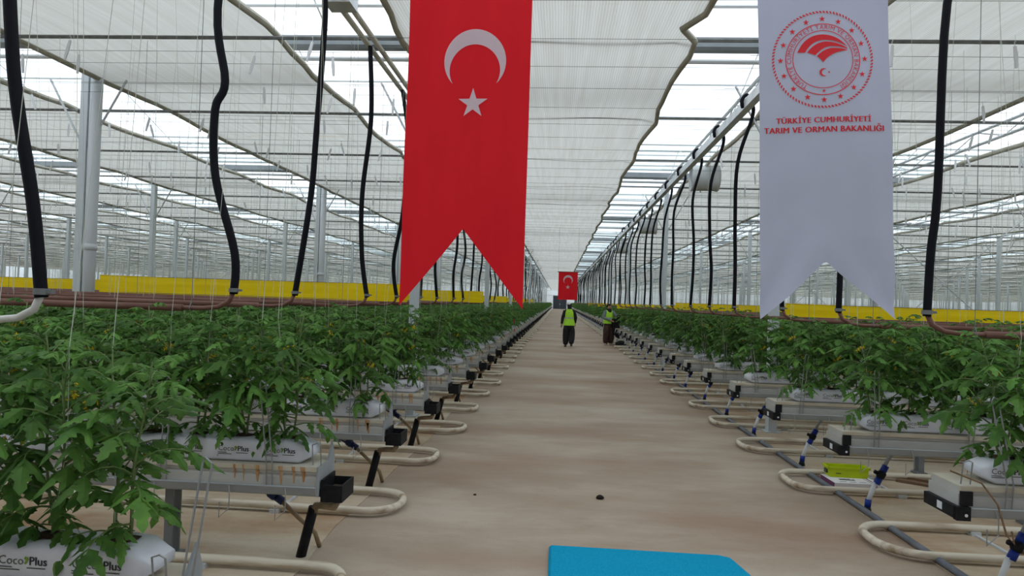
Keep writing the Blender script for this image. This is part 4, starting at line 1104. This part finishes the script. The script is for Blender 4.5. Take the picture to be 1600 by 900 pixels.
# ------------------------------------------------------------------ things on the ground
mt = thing('foam_mat', 'bright turquoise foam mat lying on the aisle floor at the bottom edge', 'mat', (0, 0, 0))
prof = [(0.0, 3.0), (1.165, 3.0), (1.215, 4.28), (1.165, 4.54), (1.10, 4.575), (0.0, 4.585)]
n = len(prof); m = MB(); m.add([(x, y, 0.002) for x, y in prof] + [(x, y, 0.028) for x, y in prof] + [(0.58 + (x - 0.58) * 0.985, 3.8 + (y - 3.8) * 0.985, 0.034) for x, y in prof],
      [tuple(range(n - 1, -1, -1)), tuple(range(2 * n, 3 * n))] + [(a * n + k, a * n + (k + 1) % n, (a + 1) * n + (k + 1) % n, (a + 1) * n + k) for a in (0, 1) for k in range(n)])
m.build('foam_pad', M['foam'], mt)
m = MB()
m.tube([(-0.004, 3.0, 0.012), (-0.004, 4.59, 0.012), (1.1, 4.58, 0.012), (1.17, 4.545, 0.012), (1.22, 4.28, 0.012), (1.17, 3.0, 0.012)], 0.008, 6); m.build('edge_binding', M['foam'], mt)
def lump(name, lab, cat, loc, r, m_, seed, flat=0.45, n=10):
    rs = random.Random(seed); rings_ = []
    for i, (q, h) in enumerate(((0.75, 0), (1.0, 0.3), (0.8, 0.7), (0.35, 1.0))): rings_.append((rs.uniform(-0.1, 0.1) * r, rs.uniform(-0.1, 0.1) * r, h * r * 2 * flat, q * r, q * r * 0.8, 0.12, 3 + i))
    o = tag(MB().loft(rings_, n).build(name, m_, None, True), lab, cat); o.location = loc; return o
lump('dark_clod', 'small dark clod of dirt lying in the middle of the aisle', 'debris', (0.403, 5.83, 0), 0.036, M['crumb'], 1)
lump('dark_clod', 'tiny dark crumb near the left edge of the aisle', 'debris', (-0.65, 5.75, 0), 0.014, M['crumb'], 2)
lump('black_sack', 'dark bundle lying at the row ends behind the second worker', 'sack', (2.50, 27.0, 0.0), 0.22, M['cloth'], 4, 0.5)
# lime crate on a white card box beside the second loop on the right
bx = thing('card_box', 'flat white card box with dark print lying inside the rail loop on the right', 'box', (2.60, 6.70, 0.006), 0.02)
m = MB(); m.box((0, -0.17, 0), (0.42, 0.16, 0.055)); m.build('box_body', M['card'], bx)
m = MB()
for (a, b) in ((0.345, 0.352), (0.37, 0.385)): m.add([(a, -0.171, 0.003), (b, -0.171, 0.003), (b, -0.171, 0.052), (a, -0.171, 0.052), (a, -0.171, 0.0555), (b, -0.171, 0.0555), (b, 0.155, 0.0555), (a, 0.155, 0.0555)], [(0, 1, 2, 3), (4, 5, 6, 7)])
m.box((-0.001, -0.171, 0.0), (0.06, -0.1695, 0.018)); m.box((-0.002, -0.17, 0.0), (-0.0005, 0.15, 0.055)); m.build('purple_stripe', M['purple'], bx)
m = MB(); rs = random.Random(5)
for i in range(8):
    x = 0.10 + i * 0.018; m.box((x, -0.06, 0.0552), (x + 0.012, -0.02 + rs.uniform(-0.01, 0.02), 0.0562))
for i in range(3): m.box((0.07 + 0.09 * i, -0.12, 0.0552), (0.13 + 0.09 * i, -0.112, 0.0562))
m.build('printed_marks', M['ink'], bx)
cr = thing('lime_crate', 'lime green plastic crate lid resting on the white card box', 'crate', (2.63, 6.82, 0.0615), -0.03)
def tray(m, w, d_, h, t):
    lo = [(-w, -d_), (w, -d_), (w, d_), (-w, d_)]
    m.add([(x * 0.93, y * 0.92, 0) for x, y in lo] + [(x, y, h) for x, y in lo] + [(x * 0.95, y * 0.94, h) for x, y in lo] + [(x * 0.88, y * 0.86, t) for x, y in lo],
          [(3, 2, 1, 0), (8, 9, 5, 4), (9, 10, 6, 5), (10, 11, 7, 6), (11, 8, 4, 7), (12, 13, 14, 15)] + [(k, (k + 1) % 4, 4 + (k + 1) % 4, 4 + k) for k in range(4)] + [(8 + (k + 1) % 4, 8 + k, 12 + k, 12 + (k + 1) % 4) for k in range(4)])
m = MB(); tray(m, 0.185, 0.075, 0.095, 0.012); m.v = [(x + 0.19, y, z) for x, y, z in m.v]; m.build('crate_body', M['lime'], cr)
m = MB(); m.box((-0.005, -0.080, 0.082), (0.385, -0.072, 0.10)); m.box((-0.005, 0.072, 0.082), (0.385, 0.080, 0.10)); m.box((-0.006, -0.08, 0.082), (0.004, 0.08, 0.10)); m.box((0.376, -0.08, 0.082), (0.386, 0.08, 0.10)); m.build('crate_rim', M['lime'], cr)
m = MB(); m.box((-0.0045, -0.03, 0.03), (0.012, 0.03, 0.065)); m.box((0.07, -0.0745, 0.035), (0.12, -0.070, 0.042)); m.build('crate_slot', M['inkgreen'], cr)
for (a, b, lab) in (((3.36, 6.95), (4.15, 6.4), 'weathered brown plank on the ground between the first two rows on the right'), ((3.15, 4.9), (4.2, 4.45), 'brown plank lying by the nearest gutter on the right')):
    o = thing('plank', lab, 'plank', (a[0], a[1], 0.0)); dx, dy = b[0] - a[0], b[1] - a[1]; L = math.hypot(dx, dy); o.rotation_euler.z = math.atan2(dy, dx)
    MB().box((0, -0.045, 0.006), (L, 0.045, 0.03)).build('board', M['wood'], o)
    MB().box((0.04, 0.05, 0.006), (L, 0.085, 0.05)).build('batten', M['wood'], o)
# red tubular frame of a work trolley standing in the right rows
o = thing('work_trolley', 'red tubular work trolley rail showing above the yellow ribbon far right', 'trolley', (8.45, 12.9, 0.0))
m = MB(); m.tube([(0, 0, 0.3), (0, 0, 1.86), (0.03, 0, 1.92), (0.10, 0, 1.95), (0.95, 0, 1.95), (1.02, 0, 1.92), (1.05, 0, 1.86), (1.05, 0, 0.3)], 0.026, 8); m.build('guard_rail', M['redp'], o, True)
m = MB(); m.box((-0.05, -0.05, 0.22), (1.1, 0.5, 0.3)); m.build('platform', M['redp'], o)
for x in (0.05, 1.0):
    for y in (0.0, 0.45): MB().tube([(x - 0.02, y, 0.17), (x + 0.02, y, 0.17)], 0.11, 14).build('wheel', M['black'], o)

# ------------------------------------------------------------------ two workers
def skinned(name, nodes, edges, mats, chooser, parent):
    me = bpy.data.meshes.new(name); ob = bpy.data.objects.new(name, me); COL.objects.link(ob)
    ks = list(nodes); me.from_pydata([nodes[k][0] for k in ks], [(ks.index(a), ks.index(b)) for a, b in edges], [])
    md = ob.modifiers.new('Skin', 'SKIN'); md.use_smooth_shade = True
    if not me.skin_vertices: return ob
    for i, k in enumerate(ks):
        r = nodes[k][1]; me.skin_vertices[0].data[i].radius = (r, r) if not isinstance(r, tuple) else r
        me.skin_vertices[0].data[i].use_root = (k == 'pelvis')
    s = ob.modifiers.new('Sub', 'SUBSURF'); s.levels = 2; s.render_levels = 2
    dg = bpy.context.evaluated_depsgraph_get(); dg.update()
    new = bpy.data.meshes.new_from_object(ob.evaluated_get(dg)); bpy.data.objects.remove(ob)
    new.materials.clear()
    for q in mats: new.materials.append(q)
    for p in new.polygons: p.material_index = chooser(p.center); p.use_smooth = True
    new.name = name
    return inst(name, new, parent)
def hand(nodes, edges, wrist, d, side, nm, curl=0.35):
    d = Vector(d).normalized(); s = d.cross(Vector((0, 1, 0.2))).normalized() * side; n = d.cross(s).normalized()
    w = Vector(wrist); pk = 'palm' + nm; nodes[pk] = (tuple(w + d * 0.045), (0.026, 0.018)); edges.append(('wrist' + nm, pk))
    pk2 = 'palmend' + nm; nodes[pk2] = (tuple(w + d * 0.085), (0.028, 0.015)); edges.append((pk, pk2))
    for f, (off, L) in enumerate(((-0.027, 0.062), (-0.009, 0.072), (0.009, 0.068), (0.026, 0.052))):
        a = w + d * 0.10 + s * off; b = a + d * L * 0.5 + n * L * 0.12 * curl; c = b + d * L * 0.42 + n * L * 0.4 * curl
        for q, p in ((0, a), (1, b), (2, c)): nodes[f'f{f}{q}{nm}'] = (tuple(p), 0.0085 - 0.0012 * q)
        edges.append((pk2, f'f{f}0{nm}')); edges.append((f'f{f}0{nm}', f'f{f}1{nm}')); edges.append((f'f{f}1{nm}', f'f{f}2{nm}'))
    a = w + d * 0.035 - s * 0.035; b = a + d * 0.035 - s * 0.018; c = b + d * 0.026 + n * 0.006
    for q, p in ((0, a), (1, b), (2, c)): nodes[f't{q}{nm}'] = (tuple(p), 0.0095 - 0.001 * q)
    edges.append((pk, f't0{nm}')); edges.append((f't0{nm}', f't1{nm}')); edges.append((f't1{nm}', f't2{nm}'))
def body(parent, arms, legs, sleeve, cloth_m):
    N = {'pelvis': ((0, 0, 0.90), (0.135, 0.10)), 'belly': ((0, 0, 1.05), (0.125, 0.095)), 'chest': ((0, 0, 1.22), (0.14, 0.10)), 'upchest': ((0, -0.005, 1.33), (0.11, 0.08)),
         'neck': ((0, 0.0, 1.41), 0.05), 'jaw': ((0, 0.022, 1.475), (0.058, 0.068)), 'headmid': ((0, 0.012, 1.545), (0.074, 0.092)), 'headtop': ((0, 0.0, 1.60), (0.062, 0.075)), 'nose0': ((0, 0.095, 1.525), 0.014), 'nose1': ((0, 0.118, 1.515), 0.011)}
    E_ = [('pelvis', 'belly'), ('belly', 'chest'), ('chest', 'upchest'), ('upchest', 'neck'), ('neck', 'jaw'), ('jaw', 'headmid'), ('headmid', 'headtop'), ('headmid', 'nose0'), ('nose0', 'nose1')]
    hands = []
    for s, nm in ((-1, 'l'), (1, 'r')):
        el, wr = arms[s]
        N['sho' + nm] = ((s * 0.165, 0, 1.335), 0.058); N['elb' + nm] = (el, 0.043); N['wrist' + nm] = (wr, 0.027)
        E_ += [('upchest', 'sho' + nm), ('sho' + nm, 'elb' + nm), ('elb' + nm, 'wrist' + nm)]
        hand(N, E_, wr, Vector(wr) - Vector(el), s, nm); hands.append(Vector(wr) + (Vector(wr) - Vector(el)).normalized() * 0.09)
        kn, an = legs[s]
        N['hip' + nm] = ((s * 0.09, 0, 0.83), 0.088); N['kn' + nm] = (kn, 0.058); N['an' + nm] = (an, 0.040)
        N['toe' + nm] = ((an[0] + s * 0.01, an[1] + 0.14, max(0.032, an[2] - 0.045)), (0.038, 0.026))
        E_ += [('pelvis', 'hip' + nm), ('hip' + nm, 'kn' + nm), ('kn' + nm, 'an' + nm), ('an' + nm, 'toe' + nm)]
    def ch(c):
        if c.z > 1.42 or min((c - h).length for h in hands) < 0.115: return 0
        if c.z < 0.13: return 2
        return 1
    return skinned('body', N, E_, [M['skin'], sleeve, cloth_m], ch, parent)
def sleeve_tube(parent, el, wr, s, m_):
    sh = Vector((s * 0.155, 0, 1.345)); el, wr = Vector(el), Vector(wr)
    MB().tube(bez([sh, (sh + el) / 2, el, (el + wr) / 2, wr], 14), [0.070, 0.070, 0.068, 0.066, 0.064, 0.062, 0.060, 0.058, 0.056, 0.052, 0.050, 0.047, 0.046][:13], 12).build('sleeve', m_, parent, True)
def trousers(parent, legs, m_, wide):
    m = MB(); m.loft([(0, 0, 1.02, 0.155, 0.12), (0, 0, 0.95, 0.17, 0.135, 0.02, 7), (0, 0, 0.85, 0.185, 0.145, 0.03, 7), (0, 0, 0.74, 0.185, 0.14, 0.03, 7), (0, 0, 0.66, 0.15, 0.12, 0.03, 6)], 20)
    for s in (-1, 1):
        kn, an = legs[s]
        m.loft([(s * 0.088, 0, 0.80, 0.10, 0.12), ((s * 0.088 + kn[0]) / 2, kn[1] / 2, 0.62, wide, wide * 1.05, 0.04, 5), (kn[0], kn[1], kn[2], wide * 0.98, wide, 0.05, 5), ((kn[0] + an[0]) / 2, (kn[1] + an[1]) / 2, (kn[2] + an[2]) / 2, wide * 0.92, wide * 0.95, 0.06, 6),
                (an[0], an[1], an[2] + 0.06, wide * 0.74, wide * 0.8, 0.07, 6), (an[0], an[1], an[2] + 0.015, wide * 0.55, wide * 0.62, 0.05, 6)], 16)
    return m.build('trousers', m_, parent, True)
def vest(parent, hem):
    m = MB(); m.loft([(0, 0, hem, 0.225, 0.17, 0.02, 7), (0, 0, hem + 0.12, 0.205, 0.155, 0.015, 7), (0, 0, 1.05, 0.170, 0.130), (0, 0, 1.18, 0.172, 0.128), (0, 0, 1.29, 0.172, 0.120), (0, 0, 1.365, 0.150, 0.100), (0, 0, 1.405, 0.085, 0.075)], 24, cap=False)
    m.build('vest', M['vest'], parent, True)
    MB().loft([(0, 0, 1.055, 0.1725, 0.1325), (0, 0, 1.10, 0.1735, 0.1325)], 24, cap=False).build('reflective_band', M['band'], parent, True)
def shoes(parent, legs, m_):
    for s in (-1, 1):
        an = legs[s][1]; x, y, z = an[0], an[1], max(0.0, an[2] - 0.075)
        MB().loft([(x + s * 0.005, y + 0.05, z + 0.002, 0.044, 0.125), (x + s * 0.005, y + 0.05, z + 0.03, 0.047, 0.128), (x, y + 0.03, z + 0.06, 0.043, 0.10), (x, y, z + 0.10, 0.042, 0.055)], 14).build('shoe', m_, parent, True)
# worker walking away
w1 = thing('person', 'worker in a lime vest and black trousers walking away down the aisle', 'person', (0.43, 25.35, 0.0), 0.02)
legs = {-1: ((-0.10, 0.05, 0.47), (-0.11, 0.03, 0.075)), 1: ((0.11, 0.03, 0.47), (0.095, -0.17, 0.115))}
arms = {-1: ((-0.235, -0.01, 1.10), (-0.27, 0.03, 0.86)), 1: ((0.235, 0.0, 1.10), (0.225, 0.10, 0.90))}
body(w1, arms, legs, M['cloth'], M['cloth'])
for s in (-1, 1): sleeve_tube(w1, arms[s][0], arms[s][1], s, M['cloth'])
trousers(w1, legs, M['cloth'], 0.125); vest(w1, 0.80); shoes(w1, legs, M['shoe'])
m = MB(); m.loft([(0, 0.005, 1.37, 0.085, 0.075), (0, -0.005, 1.44, 0.075, 0.08), (0, -0.015, 1.50, 0.086, 0.095, 0.03, 5), (0, -0.012, 1.56, 0.090, 0.098, 0.03, 6), (0, -0.01, 1.61, 0.072, 0.08)], 18); m.build('headscarf', M['cloth'], w1, True)
m = MB(); m.loft([(-0.02, -0.01, 1.57, 0.092, 0.10, 0.03, 4), (-0.03, -0.005, 1.62, 0.088, 0.09, 0.06, 5), (-0.035, 0.01, 1.69, 0.05, 0.055, 0.05, 4)], 14); m.build('scarf_top', M['whitecloth'], w1, True)
m = MB(); m.loft([(0.005, -0.11, 1.455, 0.03, 0.02), (0.0, -0.115, 1.49, 0.045, 0.03, 0.1, 3), (0.0, -0.10, 1.52, 0.025, 0.02)], 10); m.build('scarf_knot', M['cloth'], w1, True)
# worker facing the camera, working at the right row ends with a dark sheet
w2 = thing('person', 'worker in a lime vest, black headscarf and brown trousers beside the right rows', 'person', (2.02, 27.25, 0.0), math.pi + 0.45)
legs = {-1: ((-0.11, 0.04, 0.46), (-0.12, 0.0, 0.075)), 1: ((0.11, 0.04, 0.46), (0.12, 0.02, 0.075))}
arms = {1: ((0.235, 0.02, 1.10), (0.05, 0.22, 1.00)), -1: ((-0.27, 0.10, 1.16), (-0.33, 0.28, 1.22))}
body(w2, arms, legs, M['greysleeve'], M['brownclo'])
for s in (-1, 1): sleeve_tube(w2, arms[s][0], arms[s][1], s, M['greysleeve'])
trousers(w2, legs, M['brownclo'], 0.13); vest(w2, 0.86); shoes(w2, legs, M['sole'])
m = MB(); m.loft([(0, 0.06, 1.20, 0.05, 0.05), (0, 0.055, 1.28, 0.085, 0.06), (0, 0.03, 1.36, 0.115, 0.09), (0, 0.012, 1.42, 0.088, 0.085), (0, 0.0, 1.455, 0.088, 0.088)], 18, cap=False)
def hood(u, v):
    a = math.pi * (0.14 + 0.72 * u) + math.pi; b = -0.35 + v * 1.85; r = 0.096 if b < 1 else 0.096
    ca = a + math.pi / 2 * 0; x = math.cos(a) * r * max(0.12, math.cos(b * 0.98)); y = math.sin(a) * (r + 0.012) * max(0.12, math.cos(b * 0.98)); return (x, y + 0.012, 1.535 + 0.088 * math.sin(b))
m.grid(hood, 16, 10)
m.loft([(0, 0.02, 1.585, 0.082, 0.098), (0, 0.01, 1.625, 0.07, 0.08), (0, 0.0, 1.645, 0.03, 0.035)], 18)
m.build('headscarf', M['cloth'], w2, True)
for s in (-1, 1): MB().loft([(s * 0.028, 0.086, 1.545, 0.006, 0.005), (s * 0.028, 0.088, 1.550, 0.011, 0.007), (s * 0.028, 0.086, 1.555, 0.006, 0.005)], 8).build('eye', M['ink'], w2)
MB().loft([(0, 0.083, 1.482, 0.015, 0.008), (0, 0.086, 1.487, 0.020, 0.009), (0, 0.083, 1.492, 0.015, 0.008)], 8).build('mouth', M['redprint'], w2)
sh_ = thing('dark_sheet', 'black plastic sheet held up by the worker beside the right rows', 'sheet', (2.02, 27.25, 0.0), math.pi + 0.45)
def sheetf(u, v):
    top = Vector((-0.36, 0.34, 1.30)) * u + Vector((0.02, 0.30, 1.02)) * (1 - u)
    bot = Vector((-0.34, 0.30, 0.30)) * u + Vector((-0.06, 0.28, 0.42)) * (1 - u)
    p = bot * (1 - v) + top * v
    return (p.x, p.y + 0.035 * math.sin(u * 9 + v * 4), p.z + 0.03 * math.sin(u * 6) * (1 - v))
m = MB(); m.grid(sheetf, 14, 16)
m.grid(lambda u, v: tuple(Vector(sheetf(u, v)) + Vector((0.004, -0.03 - 0.03 * math.sin(3 * v), 0))), 14, 16); m.build('sheet_film', M['cloth'], sh_, True)
